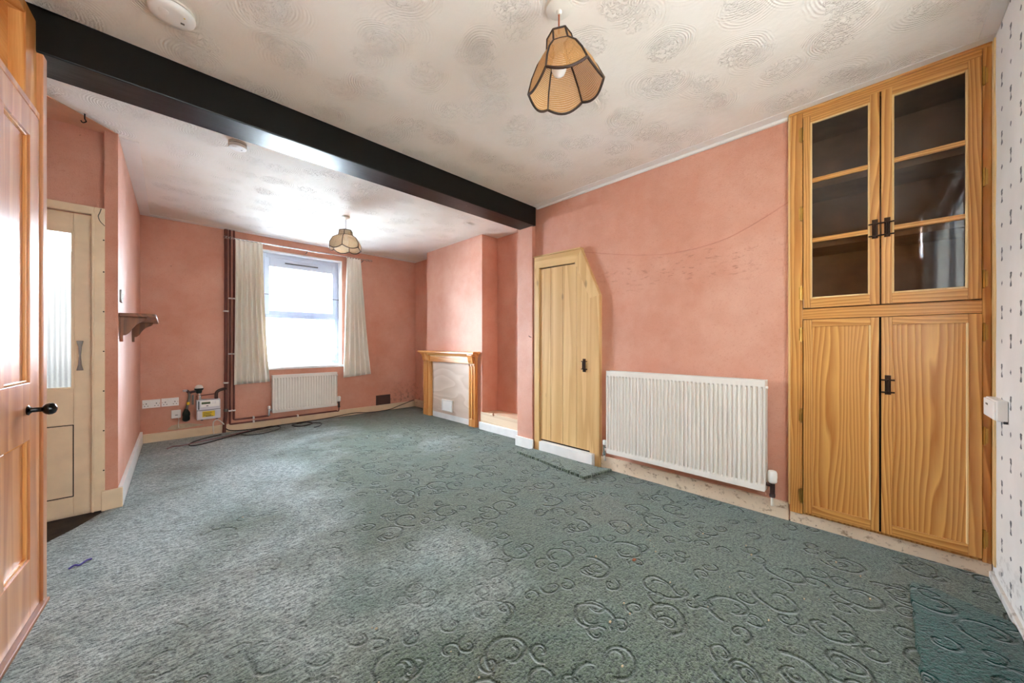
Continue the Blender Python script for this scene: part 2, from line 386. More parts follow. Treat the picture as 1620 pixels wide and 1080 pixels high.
# ------------------------------------------------------------------ geometry
class MB:
    def __init__(s): s.bm = bmesh.new(); s.uv = None
    def box(s, x0, x1, y0, y1, z0, z1):
        x0, x1 = sorted((x0, x1)); y0, y1 = sorted((y0, y1)); z0, z1 = sorted((z0, z1))
        v = [s.bm.verts.new(p) for p in ((x0, y0, z0), (x1, y0, z0), (x1, y1, z0), (x0, y1, z0), (x0, y0, z1), (x1, y0, z1), (x1, y1, z1), (x0, y1, z1))]
        for f in ((0, 3, 2, 1), (4, 5, 6, 7), (0, 1, 5, 4), (1, 2, 6, 5), (2, 3, 7, 6), (3, 0, 4, 7)): s.bm.faces.new([v[i] for i in f])
        return s
    def prism(s, poly, axis, a0, a1):
        # poly of 2D points in the plane normal to axis (X: (y,z)  Y: (x,z)  Z: (x,y))
        def P(p, a): return {'X': (a, p[0], p[1]), 'Y': (p[0], a, p[1]), 'Z': (p[0], p[1], a)}[axis]
        A = [s.bm.verts.new(P(p, a0)) for p in poly]; B = [s.bm.verts.new(P(p, a1)) for p in poly]
        s.bm.faces.new(A); s.bm.faces.new(B[::-1])
        for i in range(len(poly)):
            j = (i + 1) % len(poly); s.bm.faces.new((A[i], B[i], B[j], A[j]))
        return s
    def tube(s, pts, r, seg=8, caps=True):
        pts = [Vector(p) for p in pts]; rings = []; n = len(pts)
        up = None
        for i, p in enumerate(pts):
            d = (pts[min(i + 1, n - 1)] - pts[max(i - 1, 0)]).normalized()
            if up is None:
                up = Vector((0, 0, 1)) if abs(d.z) < .9 else Vector((1, 0, 0))
            a = d.cross(up)
            if a.length < 1e-4: a = d.cross(Vector((.3, 1, .2)))
            a.normalize(); b = a.cross(d).normalized(); up = b
            rr = r[i] if isinstance(r, (list, tuple)) else r
            rings.append([s.bm.verts.new(p + (a * math.cos(k * 2 * PI / seg) + b * math.sin(k * 2 * PI / seg)) * rr) for k in range(seg)])
        for i in range(n - 1):
            for k in range(seg):
                s.bm.faces.new((rings[i][k], rings[i][(k + 1) % seg], rings[i + 1][(k + 1) % seg], rings[i + 1][k]))
        if caps: s.bm.faces.new(rings[0][::-1]); s.bm.faces.new(rings[-1])
        return s
    def cyl(s, p0, p1, r, seg=20): return s.tube([p0, p1], r, seg)
    def lathe(s, prof, c, axis='Z', seg=28, flip=1):
        # prof: (radius, offset along axis)
        rings = []
        for r, h in prof:
            ring = []
            for k in range(seg):
                ca, sa = math.cos(k * 2 * PI / seg) * max(r, 1e-5), math.sin(k * 2 * PI / seg) * max(r, 1e-5)
                p = {'Z': (ca, sa, h * flip), 'X': (h * flip, ca, sa), 'Y': (ca, h * flip, sa)}[axis]
                ring.append(s.bm.verts.new((c[0] + p[0], c[1] + p[1], c[2] + p[2])))
            rings.append(ring)
        for i in range(len(rings) - 1):
            for k in range(seg):
                s.bm.faces.new((rings[i][k], rings[i][(k + 1) % seg], rings[i + 1][(k + 1) % seg], rings[i + 1][k]))
        s.bm.faces.new(rings[0][::-1]); s.bm.faces.new(rings[-1])
        return s
    def grid(s, nu, nv, f, uvf=None):
        V = [[s.bm.verts.new(f(i / nu, j / nv)) for j in range(nv + 1)] for i in range(nu + 1)]
        lay = s.bm.loops.layers.uv.verify() if uvf else None
        for i in range(nu):
            for j in range(nv):
                fc = s.bm.faces.new((V[i][j], V[i + 1][j], V[i + 1][j + 1], V[i][j + 1]))
                if uvf:
                    for lp, (a, b) in zip(fc.loops, ((i, j), (i + 1, j), (i + 1, j + 1), (i, j + 1))): lp[lay].uv = uvf(a / nu, b / nv)
        return s
    def build(s, name, mat, parent=None, smooth=False, bevel=0.0, local=False, solid=0.0, fix=True):
        bm = s.bm
        if fix: bmesh.ops.recalc_face_normals(bm, faces=bm.faces)
        me = bpy.data.meshes.new(name)
        o = bpy.data.objects.new(name, me); COL.objects.link(o)
        org = Vector((0, 0, 0))
        if parent is not None:
            if not local: org = ROOTLOC[parent.name]
            o.parent = parent
        if org.length: bmesh.ops.translate(bm, verts=bm.verts, vec=-org)
        bm.to_mesh(me); bm.free()
        me.materials.append(M[mat] if isinstance(mat, str) else mat)
        if smooth:
            for p in me.polygons: p.use_smooth = True
        if bevel:
            b = o.modifiers.new('Bevel', 'BEVEL'); b.width = bevel; b.segments = 2; b.limit_method = 'ANGLE'; b.angle_limit = math.radians(40); b.harden_normals = False
        if solid:
            b = o.modifiers.new('Solid', 'SOLIDIFY'); b.thickness = solid; b.offset = 0
        if smooth and not solid:
            try: me.set_sharp_from_angle(angle=math.radians(42))
            except Exception: pass
        if parent is not None: ROOTLOC[o.name] = org
        else: ROOTLOC[o.name] = Vector((0, 0, 0))
        return o
ROOTLOC = {}
def tag(o, label, cat, group=None, kind=None):
    o['label'] = label; o['category'] = cat
    if group: o['group'] = group
    if kind: o['kind'] = kind
    return o
def thing(name, loc, label, cat, group=None, kind=None, rz=0.0):
    o = bpy.data.objects.new(name, None); COL.objects.link(o); o.location = loc; o.rotation_euler = (0, 0, rz)
    ROOTLOC[o.name] = Vector(loc); o.empty_display_size = .1
    return tag(o, label, cat, group, kind)
def struct(o, label=None, cat=None):
    o['kind'] = 'structure'
    if label: o['label'] = label
    if cat: o['category'] = cat
    return o
def B(*a): return MB().box(*a)
def spline(pts, k=10):
    pts = [Vector(p) for p in pts]; out = []
    for i in range(len(pts) - 1):
        p0, p1, p2, p3 = pts[max(i - 1, 0)], pts[i], pts[i + 1], pts[min(i + 2, len(pts) - 1)]
        for j in range(k):
            u = j / k
            out.append(.5 * ((2 * p1) + (p2 - p0) * u + (2 * p0 - 5 * p1 + 4 * p2 - p3) * u * u + (3 * p1 - p0 - 3 * p2 + p3) * u ** 3))
    out.append(pts[-1]); return out
def kids(o): return [c for c in bpy.data.objects if c.parent == o]
def dup(root, loc, label=None):
    r = root.copy(); COL.objects.link(r); r.location = loc
    if label: r['label'] = label
    for ch in kids(root):
        c = ch.copy(); COL.objects.link(c); c.parent = r
        for g in kids(ch):
            d = g.copy(); COL.objects.link(d); d.parent = c
    return r

H = 2.40
XR, YF, YB = 2.675, -.385, 5.385
# ------------------------------------------------------------------ shell
struct(B(-1.4, 3.25, -.9, 5.7, -.16, -.016).build('floor', 'bare underlay'), 'bare dark floor showing at the foot of the cream glazed door', 'floor')
struct(B(-1.4, 3.3, -.52, 5.62, H, H + .12).build('ceiling', 'swirled plaster'), 'off-white ceiling of swirled textured plaster', 'ceiling')
# right wall with the opening for the built-in cupboard
w = MB()
w.box(XR, 3.2, .325, 2.40, 0, H); w.box(XR, 3.2, .325, -.5, 2.385, H); w.box(XR + .42, 3.2, -.5, .325, 0, 2.385)
struct(w.build('wall_right', 'pink wallpaper'), 'pink papered side wall behind the wide radiator', 'wall')
w = MB(); w.box(2.63, 3.2, 2.372, 2.575, 0, H)
struct(w.build('wall_pier', 'pink wallpaper'), 'narrow pink pier below the right end of the black beam', 'wall')
struct(B(3.09, 3.2, 2.575, 3.385, 0, H).build('wall_alcove', 'pink wallpaper'), 'back of the deep pink alcove right of the chimney breast', 'wall')
struct(B(2.83, 3.2, 3.385, 4.66, 0, H).build('wall_chimney', 'pink wallpaper'), 'projecting pink chimney breast above the pine fireplace', 'wall')
struct(B(3.05, 3.2, 4.66, YB, 0, H).build('wall_recess', 'pink wallpaper'), 'narrow pink recess left of the chimney breast', 'wall')
WX0, WX1, WZ0, WZ1 = .905, 1.872, .742, 2.238
w = MB()
w.box(-.3, WX0, YB, 5.6, 0, H); w.box(WX1, 3.2, YB, 5.6, 0, H); w.box(WX0, WX1, YB, 5.6, 0, WZ0); w.box(WX0, WX1, YB, 5.6, WZ1, H)
struct(w.build('wall_back', 'pink wallpaper'), 'pink far wall around the window', 'wall')
w = MB(); w.prism([(-.192, 3.431), (-.147, YB), (-.147, 5.6), (-.30, 5.6), (-.30, 3.535), (-.212, 3.535), (-.212, 3.431)], 'Z', 0, H)
struct(w.build('wall_left', 'pink wallpaper'), 'pink side wall carrying the dark bracket shelf', 'wall')
w = MB(); w.box(-1.35, -1.0, 3.43, 3.53, 0, H); w.box(-1.0, -.2931, 3.466, 3.53, 1.853, H); w.box(-.2931, -.213, 3.43, 3.53, 0, 1.89); w.box(-.2931, -.213, 3.466, 3.53, 1.89, H)
w.box(-.2505, -.1915, 3.412, 3.43, 0, H)
struct(w.build('wall_hall', 'pink wallpaper'), 'orange-pink wall around the cream glazed door', 'wall')
struct(B(-1.4, -1.3, 2.3, 3.53, 0, H).build('wall_hall_end', 'pink wallpaper'), 'hall end wall out of sight behind the pine door', 'wall')
w = MB(); w.box(-1.4, -1.3, 3.53, 5.6, 0, H); w.box(-1.3, -1.05, 5.5, 5.6, 0, H); w.box(-.5, -.30, 5.5, 5.6, 0, H); w.box(-1.05, -.5, 5.5, 5.6, 0, 1.95); w.box(-1.05, -.5, 5.5, 5.6, 2.25, H)  # passage added to dim the reeded glass, lit by an invented fanlight slot
w.box(-.312, -.3005, 3.535, 5.5, 0, H)
struct(w.build('wall_dim_passage', 'render wall'), 'unseen pale passage added behind the cream glazed door to dim its light', 'wall')
struct(B(-1.4, -.345, 2.402, 2.46, 0, H).build('wall_hall_near', 'pink wallpaper'), 'hall wall behind the pine door', 'wall')
# front wall (sprigged paper) with an unseen window added behind the viewpoint as fill light
FX0, FX1, FZ0, FZ1 = -.3, 1.9, .7, 2.15
w = MB()
w.box(-.56, FX0, YF, -.5, 0, H); w.box(FX1, 3.2, YF, -.5, 0, H); w.box(FX0, FX1, YF, -.5, 0, FZ0); w.box(FX0, FX1, YF, -.5, FZ1, H)
struct(w.build('wall_front', 'sprigged wallpaper'), 'white wallpaper with small grey sprigs beside the cupboard', 'wall')

# beam
bm_ = MB().prism([(2.343, 2.216), (2.548, 2.216), (2.548, H), (2.343, H)], 'X', -1.3, 2.655)
o = bm_.build('ceiling_beam', 'black gloss paint', bevel=.006)
struct(o, 'black gloss painted beam across the ceiling', 'beam')
# ceiling margins and the peach hall ceiling
struct(B(2.585, 2.672, YF, 2.34, H - .004, H + .001).build('trim_1', 'smooth ceiling paint', bevel=.003), 'smooth white ceiling margin above the pink side wall', 'trim')
struct(B(2.652, 2.675, .345, 2.34, H - .022, H).build('trim_2', 'smooth ceiling paint', bevel=.006), 'thin white bead at the top of the pink side wall', 'trim')
struct(B(-.3, 2.58, YF, YF + .05, H - .004, H + .001).build('trim_3', 'smooth ceiling paint', bevel=.003), 'smooth white ceiling margin above the sprigged wallpaper', 'trim')
struct(MB().prism([(-.188, 3.425), (-.32, 3.28), (-.47, 3.12), (-.8, 2.9), (-1.3, 2.75), (-1.3, 3.464), (-.252, 3.464), (-.252, 3.41)], 'Z', H - .004, H + .002).build('trim_4', 'peach paint'), 'peach painted patch of ceiling above the cream door', 'trim')
struct(MB().prism([(-.187, 3.46), (-.10, 3.46), (-.075, 5.30), (.62, 5.30), (3.04, 5.30), (3.04, 5.383), (-.146, 5.383)], 'Z', H - .004, H + .001).build('trim_5', 'smooth ceiling paint'), 'smooth white ceiling margin along the far wall', 'trim')

# skirtings
struct(B(2.657, XR + .01, .345, 1.612, -.01, .10).build('baseboard_right', 'scuffed cream skirting', bevel=.004), 'scuffed cream skirting below the wide radiator', 'skirting')
s_ = MB(); s_.box(2.657, XR + .01, YF + .003, .338, -.012, .064)
struct(s_.build('baseboard_cupboard', 'scuffed cream skirting', bevel=.003), 'plain cream plinth below the pine cupboard', 'skirting')
struct(B(2.612, 2.632, 2.352, 2.592, -.012, .098).build('baseboard_pier', 'white gloss paint', bevel=.004), 'white skirting block round the pink pier', 'skirting')
struct(B(2.605, 2.66, 1.665, 2.262, -.012, .104).build('baseboard_under_door', 'white gloss paint', bevel=.004), 'white skirting across the foot of the small plank door', 'skirting')
struct(B(2.79, 2.806, 2.595, 3.40, -.012, .088).build('baseboard_alcove', 'white gloss paint', bevel=.004), 'white skirting in front of the alcove boxing', 'skirting')
struct(B(2.822, 2.84, 3.60, 4.495, -.012, .072).build('baseboard_hearth', 'white gloss paint', bevel=.004), 'white skirting across the blocked fireplace', 'skirting')
struct(B(3.032, 3.055, 4.665, YB, -.012, .115).build('baseboard_recess', 'scuffed cream skirting', bevel=.004), 'cream skirting in the recess left of the fireplace', 'skirting')
struct(B(-.135, 3.04, 5.366, YB + .01, -.012, .092).build('baseboard_back', 'gloss cream paint', bevel=.004), 'cream skirting along the far wall', 'skirting')
struct(MB().prism([(-.192, 3.42), (-.170, 3.415), (-.128, 5.366), (-.15, 5.37)], 'Z', -.012, .125).build('baseboard_left', 'white gloss paint', bevel=.003), 'white skirting below the dark bracket shelf', 'skirting')
struct(B(-.262, -.170, 3.392, 3.413, -.005, .122).build('baseboard_hall', 'gloss cream paint', bevel=.004), 'chipped cream skirting block beside the cream door frame', 'skirting')
struct(B(1.9, 2.65, YF - .002, YF + .012, -.012, .03).build('baseboard_front', 'scuffed white skirting', bevel=.003), 'worn skirting at the foot of the sprigged wallpaper', 'skirting')

# carpet
c = MB()
import itertools
def hh(x, y): return .004 * math.sin(x * 2.3 + 1) * math.sin(y * 1.7) + .002 * math.sin(x * 7.1 + y * 3.3)
outline = [(-.50, -.38), (2.65, -.38), (2.65, 2.34), (2.61, 2.36), (2.61, 2.59), (2.785, 2.6), (2.785, 3.38), (2.82, 3.40), (2.82, 4.66), (3.03, 4.67), (3.03, 5.365), (-.125, 5.365), (-.168, 3.42), (-.19, 3.405), (-.245, 3.385), (-.34, 3.19), (-.43, 3.05), (-.58, 2.93), (-1.2, 2.85), (-1.2, 2.47), (-.335, 2.40)]
bmx = c.bm
vs = [bmx.verts.new((x, y, 0)) for x, y in outline]; f0 = bmx.faces.new(vs)
ext = bmesh.ops.extrude_face_region(bmx, geom=[f0])
for v in ext['geom']:
    if isinstance(v, bmesh.types.BMVert): v.co.z = -.0155
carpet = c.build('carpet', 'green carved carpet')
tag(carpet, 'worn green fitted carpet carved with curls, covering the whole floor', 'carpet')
def offcut(pts, z0, h, name, mat, label):
    m = MB(); lo = pts; nn = len(pts); cx = sum(p[0] for p in pts) / nn; cy = sum(p[1] for p in pts) / nn
    dense = []
    for i in range(nn):
        a, b = pts[i], pts[(i + 1) % nn]
        for k in range(8):
            u = k / 8; jx, jy = random.uniform(-.005, .005), random.uniform(-.005, .005)
            dense.append((a[0] + (b[0] - a[0]) * u + jx, a[1] + (b[1] - a[1]) * u + jy))
    R0 = [m.bm.verts.new((x, y, z0)) for x, y in dense]
    R1 = [m.bm.verts.new((x, y, z0 + h * .7)) for x, y in dense]
    R2 = [m.bm.verts.new((cx + (x - cx) * .975, cy + (y - cy) * .975, z0 + h)) for x, y in dense]
    k = len(dense)
    for a, b in ((R0, R1), (R1, R2)):
        for i in range(k): m.bm.faces.new((a[i], a[(i + 1) % k], b[(i + 1) % k], b[i]))
    m.bm.faces.new(R2); m.bm.faces.new(R0[::-1])
    return tag(m.build(name, mat), label, 'carpet')
offcut([(2.435, 2.39), (2.60, 2.345), (2.60, 1.60), (2.635, 1.50), (2.325, 1.555)], .0006, .02, 'carpet_offcut', 'spare carved carpet', 'loose strip of green carpet lying in front of the small plank door')
offcut([(2.325, -.12), (2.33, -.175), (2.24, -.372), (1.60, -.372), (1.55, -.11), (1.9, -.112)], .0006, .02, 'carpet_offcut', 'unfaded teal carpet', 'darker teal carpet piece at the foot of the sprigged wallpaper')
# ------------------------------------------------------------------ windows
def pane(x0, x1, y, z0, z1): return B(x0, x1, y - .003, y + .003, z0, z1)
win = thing('window_1', (1.388, 5.5, WZ0), 'white framed window between the cream curtains', 'window', kind='structure')
def ring(mb, x0, x1, z0, z1, w, y0, y1, wb=None, wt=None):
    wb = wb or w; wt = wt or w
    mb.box(x0, x0 + w, y0, y1, z0, z1); mb.box(x1 - w, x1, y0, y1, z0, z1)
    mb.box(x0 + w, x1 - w, y0, y1, z0, z0 + wb); mb.box(x0 + w, x1 - w, y0, y1, z1 - wt, z1); return mb
ring(MB(), WX0, WX1, WZ0, WZ1, .018, YB - .002, 5.50).build('reveal_lining', 'white gloss paint', win, bevel=.002)
ring(MB(), WX0 + .012, WX1 - .012, WZ0 + .012, WZ1 - .012, .058, 5.49, 5.57).build('frame', 'upvc', win, bevel=.004)
B(.965, 1.815, 5.485, 5.565, 1.385, 1.425).build('transom', 'upvc', win, bevel=.004)
sash = ring(MB(), .955, 1.822, 1.425, 2.165, .052, 5.478, 5.545, .055, .115).build('opening_sash', 'upvc', win, bevel=.005)
B(1.18, 1.58, 5.47, 5.48, 2.105, 2.118).build('trickle_vent', 'dark grey plastic', sash)
pane(1.0, 1.78, 5.52, 1.47, 2.06).build('glazing', 'clear glass', win)
pane(.965, 1.815, 5.53, .79, 1.39).build('glazing', 'clear glass', win)
B(WX0 - .02, WX1 + .02, YB - .035, 5.5, WZ0 - .028, WZ0 + .004).build('sill', 'white gloss paint', win, bevel=.005)
fill_win = thing('fill_window', (.8, -.45, FZ0), 'unseen window added in the sprigged wall to give fill light', 'window', kind='structure')  # not a known window, added to brighten the front of the room
ring(MB(), FX0, FX1, FZ0, FZ1, .06, -.44, -.50).build('frame', 'upvc', fill_win, bevel=.004)
B(.785, .815, -.44, -.50, FZ0 + .06, FZ1 - .06).build('mullion', 'upvc', fill_win, bevel=.004)
pane(FX0 + .05, FX1 - .05, -.47, FZ0 + .05, FZ1 - .05).build('glazing', 'fill window glass', fill_win)

# ------------------------------------------------------------------ cream glazed door
d1 = thing('door_1', (-.64, 3.46, 0), 'cream painted door with a tall reeded glass pane', 'door', kind='structure')
a = MB()
a.box(-.292, -.247, 3.405, 3.44, 0, 1.90); a.box(-1.05, -.292, 3.405, 3.44, 1.852, 1.90); a.box(-1.05, -1.0, 3.405, 3.44, 0, 1.852)
a.box(-.302, -.290, 3.398, 3.412, 0, 1.862); a.box(-1.0, -.302, 3.398, 3.412, 1.85, 1.862)
a.build('frame', 'gloss cream paint', d1, bevel=.003)
l = MB(); X0, X1 = -.995, -.304
l.box(X0, X0 + .075, 3.43, 3.468, .002, 1.846); l.box(-.376, X1, 3.43, 3.468, .002, 1.846)
l.box(X0 + .075, -.376, 3.43, 3.468, 1.728, 1.846); l.box(X0 + .075, -.376, 3.43, 3.468, .002, .11); l.box(-1.0, -.2931, 3.46, 3.53, -.016, .006); l.box(X0 + .075, -.376, 3.43, 3.468, .556, .778)
l.box(X0 + .075, -.376, 3.433, 3.46, .11, .556)
l.build('leaf', 'gloss cream paint', d1, bevel=.002)
st_ = MB(); st_.box(-1.0, -.2931, 3.47, 3.53, 1.825, 1.853); st_.box(-.325, -.2931, 3.47, 3.53, .006, 1.825); st_.box(-1.0, -.97, 3.47, 3.53, .006, 1.825)
st_.build('door_stop', 'gloss cream paint', d1)
ring(MB(), -.80, -.374, .115, .553, .004, 3.4285, 3.4335).build('panel_bead', 'dark cavity', d1)
gb = ring(MB(), -.92, -.372, .772, 1.732, .012, 3.424, 3.434); gb.build('glazing_bead', 'gloss cream paint', d1, bevel=.002)
B(-.925, -.37, 3.444, 3.450, .77, 1.735).build('glazing', 'reeded glass', d1)
hd = MB().prism([(-.361, .885), (-.333, .885), (-.340, .92), (-.343, .975), (-.340, 1.03), (-.333, 1.065), (-.361, 1.065), (-.354, 1.03), (-.351, .975), (-.354, .92)], 'Y', 3.395, 3.402)
hd.cyl((-.347, 3.402, .90), (-.347, 3.43, .90), .006, 8); hd.cyl((-.347, 3.402, 1.05), (-.347, 3.43, 1.05), .006, 8)
hd.build('pull_handle', 'pewter', d1, bevel=.001)
ck = MB().tube(spline([(-.262, 3.403, 1.895), (-.268, 3.402, 1.868), (-.274, 3.402, 1.845), (-.266, 3.402, 1.815), (-.247, 3.402, 1.79)]), .0022, 6)
tag(ck.build('bell_wire', 'pewter'), 'loose grey wire curling over the corner of the cream door frame', 'wire')
for i, z in enumerate((.25, .5, .75, 1.0, 1.25, 1.5, 1.7)):
    MB().cyl((-.252, 3.4035, z), (-.252, 3.4055, z), .004, 8).build('nail_hole', 'dark cavity', d1)

# ------------------------------------------------------------------ pine door and over-panel (slightly skewed partition)
th = math.radians(3.7)
# local frame: +x runs from the far post towards the viewer, +y points into the room
d2 = thing('door_2', (-.336, 2.40, 0), 'waxed pine panelled door in its frame with black knob', 'door', kind='structure', rz=-PI / 2 - th)
def LB(s0, s1, n0, n1, z0, z1): return B(s0, s1, n0, n1, z0, z1)
S1 = 2.79
ps = MB(); ps.box(0, .046, -.10, .004, 0, H); ps.box(.046, S1, -.10, -.05, 2.338, H); ps.box(.046, S1, -.10, -.004, 1.950, 1.974)
ps.box(.82, S1, -.10, -.004, 0, 1.95)
ps.build('frame', 'waxed door pine Z', d2, bevel=.003, local=True)
tp = MB(); tp.box(.046, .165, -.075, -.012, 1.974, 2.338); tp.box(.165, S1, -.075, -.012, 2.29, 2.338); tp.build('over_panel_frame', 'varnished pine Z', d2, bevel=.004, local=True)
LB(.165, S1, -.075, -.052, 1.974, 2.29).build('over_panel', 'varnished pine X', d2, local=True)
lf = MB(); lf.box(.052, .155, -.045, -.004, .012, 1.944); lf.box(.71, .815, -.045, -.004, .012, 1.944)
lf.box(.155, .71, -.045, -.004, 1.84, 1.944); lf.box(.155, .71, -.045, -.004, .685, .902); lf.box(.155, .71, -.045, -.004, .012, .232)
lf.box(.39, .47, -.045, -.004, .232, .685); lf.box(.39, .47, -.045, -.004, .902, 1.84)
leaf = lf.build('leaf', 'waxed door pine Z', d2, bevel=.002, local=True)
pn = MB()
for s0, s1 in ((.155, .39), (.47, .71)):
    for z0, z1 in ((.232, .685), (.902, 1.84)): pn.box(s0, s1, -.034, -.02, z0, z1)
pn.build('panel', 'waxed door pine Z', d2, local=True)
bd = MB()
for s0, s1 in ((.155, .39), (.47, .71)):
    for z0, z1 in ((.232, .685), (.902, 1.84)): ring(bd, s0, s1, z0, z1, .009, -.022, -.010)
bd.build('panel_moulding', 'varnished pine Z', d2, bevel=.003, local=True)
LB(.046, .052, -.046, -.012, 0, 1.95).build('shadow_gap', 'dark cavity', d2, local=True)
kb = MB().lathe([(.017, 0), (.019, .004), (.012, .008), (.009, .012), (.009, .034), (.014, .038), (.020, .044), (.0225, .052), (.0215, .060), (.016, .067), (.006, .071), (.0, .0715)], (.185, -.004, .80), 'Y', 24)
kb.build('knob', 'black glass knob', d2, smooth=True, local=True)
for z, s in ((1.541, .385), (1.335, .383), (1.773, .385)):
    MB().cyl((s - .02, -.019, z), (s, -.017, z + .002), .0022, 6).build('staple', 'black rubber', d2, local=True)
br = MB(); br.box(.02, S1, -.05, .016, -.01, .012); br.box(.0, S1, -.06, .004, -.012, .006)
br.build('threshold', 'dark stained wood X', d2, bevel=.004, local=True)

# ------------------------------------------------------------------ small plank door (cut corner)
d3 = thing('door_3', (2.66, 1.98, 0), 'pale plank door with a cut-off top corner in its frame', 'door', kind='structure')
F0, F1 = 2.635, 2.69
MB().prism([(2.348, 0), (2.348, 1.895), (2.285, 1.893), (2.285, 0)], 'X', F0, F1).build('frame_post', 'pale board Z', d3, bevel=.003)
MB().prism([(2.285, 1.785), (2.348, 1.785), (2.348, 1.897), (1.80, 1.885), (1.865, 1.772)], 'X', F0 - .001, F1).build('frame_head', 'pale board Y', d3, bevel=.003)
MB().prism([(1.865, 1.772), (1.80, 1.885), (1.613, 1.46), (1.71, 1.442)], 'X', F0, F1).build('frame_brace', 'pale board Z', d3, bevel=.003)
MB().prism([(1.71, 1.442), (1.613, 1.46), (1.613, 0), (1.66, 0), (1.66, .108), (1.71, .108)], 'X', F0, F1).build('frame_post', 'pale board Z', d3, bevel=.003)
MB().prism([(2.352, 1.897), (2.352, 1.908), (1.795, 1.896), (1.80, 1.885)], 'X', F0 - .012, F1).build('frame_cap', 'pale board Y', d3, bevel=.002)
pk = MB(); ys = (2.283, 2.146, 2.006, 1.853, 1.713)
for a_, b_ in zip(ys, ys[1:]):
    def topz(y): return 1.772 + (y - 1.865) * .018 if y > 1.862 else 1.772 - (1.865 - y) * 2.13
    y0, y1 = a_ - .0015, b_ + .0015
    poly = [(y0, .118), (y0, topz(y0) - .006)] + ([(1.862, 1.764)] if y0 > 1.862 > y1 else []) + [(y1, topz(y1) - .006), (y1, .118)]
    pk.prism(poly, 'X', 2.647, 2.667)
leaf3 = pk.build('leaf', 'pale board Z', d3, bevel=.0025)
hl = MB(); hl.box(2.641, 2.6475, 1.757, 1.785, .80, .915); hl.tube(spline([(2.644, 1.771, .823), (2.622, 1.771, .826), (2.620, 1.771, .857), (2.622, 1.771, .888), (2.644, 1.771, .892)], 5), .005, 8)
hl.cyl((2.642, 1.74, .824), (2.642, 1.80, .824), .0045, 8); hl.cyl((2.642, 1.74, .891), (2.642, 1.80, .891), .0045, 8)
hl.build('handle', 'bronze', d3, bevel=.001)
MB().prism([(2.29, .1), (2.29, 1.79), (1.866, 1.776), (1.706, 1.44), (1.706, .1)], 'X', 2.668, 2.672).build('shadow_gap', 'dark cavity', d3)

# ------------------------------------------------------------------ built-in cupboard
cb = thing('built_in_cupboard', (2.70, -.02, .06), 'tall grained pine wall cupboard with glazed upper doors and panelled lower doors', 'cupboard')
XF = 2.645
fr = MB()
fr.box(XF, 2.70, .278, .338, .060, 2.396); fr.box(XF, 2.70, YF + .004, -.354, .060, 2.396)
fr.box(XF + .006, 2.70, -.354, .278, 2.352, 2.396); fr.box(XF + .006, 2.70, -.354, .278, 1.190, 1.246)
for z0, z1 in ((2.350, 2.386), (1.188, 1.248)): B(XF, 2.668, -.354, .278, z0, z1).build('rail', 'grained pine Y', cb, bevel=.0015)
fr.box(XF + .02, 2.70, -.354, .278, 2.37, 2.39); fr.box(XF + .01, 2.70, -.354, .278, .060, .078)
fr.build('face_frame', 'grained pine Z', cb, bevel=.003)
B(XF - .012, 2.70, YF + .004, .342, 2.384, 2.399).build('top_moulding', 'grained pine Y', cb, bevel=.004)
B(XF - .004, 2.70, .336, .345, .100, 2.392).build('side_bead', 'scribe strip', cb, bevel=.002)
sp_ = MB()
zz = [.07 + i * .058 for i in range(41)]
polyL = [(XF - .002, zz[0])] ; random.seed(3)
edge = [(2.598 + .012 * math.sin(i * .55) * (i / 40) + random.uniform(-.003, .003), z) for i, z in enumerate(zz)]
sp_.prism([(XF + .02, zz[0]), *edge, (XF + .02, zz[-1])], 'Y', YF - .001, YF + .005)
sp_.build('scribe_strip', 'scribe strip', cb)
ca = MB()
ca.box(3.02, 3.03, YF + .004, .32, .06, 2.37); ca.box(2.70, 3.02, .30, .322, .06, 2.37); ca.box(2.70, 3.02, YF + .004, -.372, .06, 2.37); ca.box(2.70, 3.02, -.372, .30, 2.35, 2.372); ca.box(2.70, 3.02, -.372, .30, .06, .08)
ca.build('carcass', 'cupboard brown', cb)
for z in (1.96, 1.61, 1.20): B(2.74 if z > 1.3 else 2.70, 3.02, -.371, .299, z, z + .02).build('shelf', 'cupboard brown', cb)
def hinge(par, y, z):
    m = MB(); m.cyl((XF - .004, y, z - .038), (XF - .004, y, z + .038), .005, 10); m.box(XF - .003, XF, y - .012, y + .012, z - .034, z + .034)
    m.lathe([(.0, -.043), (.006, -.041), (.006, -.037)], (XF - .004, y, z), 'Z', 8); m.lathe([(.006, .037), (.006, .041), (.0, .043)], (XF - .004, y, z), 'Z', 8)
    return m.build('hinge', 'brass', par, smooth=True)
def cup_handle(par, y, z):
    m = MB(); m.box(XF - .0185, XF - .0155, y - .011, y + .011, z - .048, z + .05)
    for q in (-.036, .026):
        m.cyl((XF - .024, y - .024, z + q), (XF - .024, y + .024, z + q), .0038, 8); m.cyl((XF - .03, y, z + q), (XF - .014, y, z + q), .005, 8)
    m.tube(spline([(XF - .022, y, z - .036), (XF - .034, y, z - .02), (XF - .036, y, z - .005), (XF - .034, y, z + .01), (XF - .022, y, z + .026)], 4), .0042, 8)
    return m.build('handle', 'bronze', par, smooth=True)
DX0, DX1 = XF - .016, XF - .0005
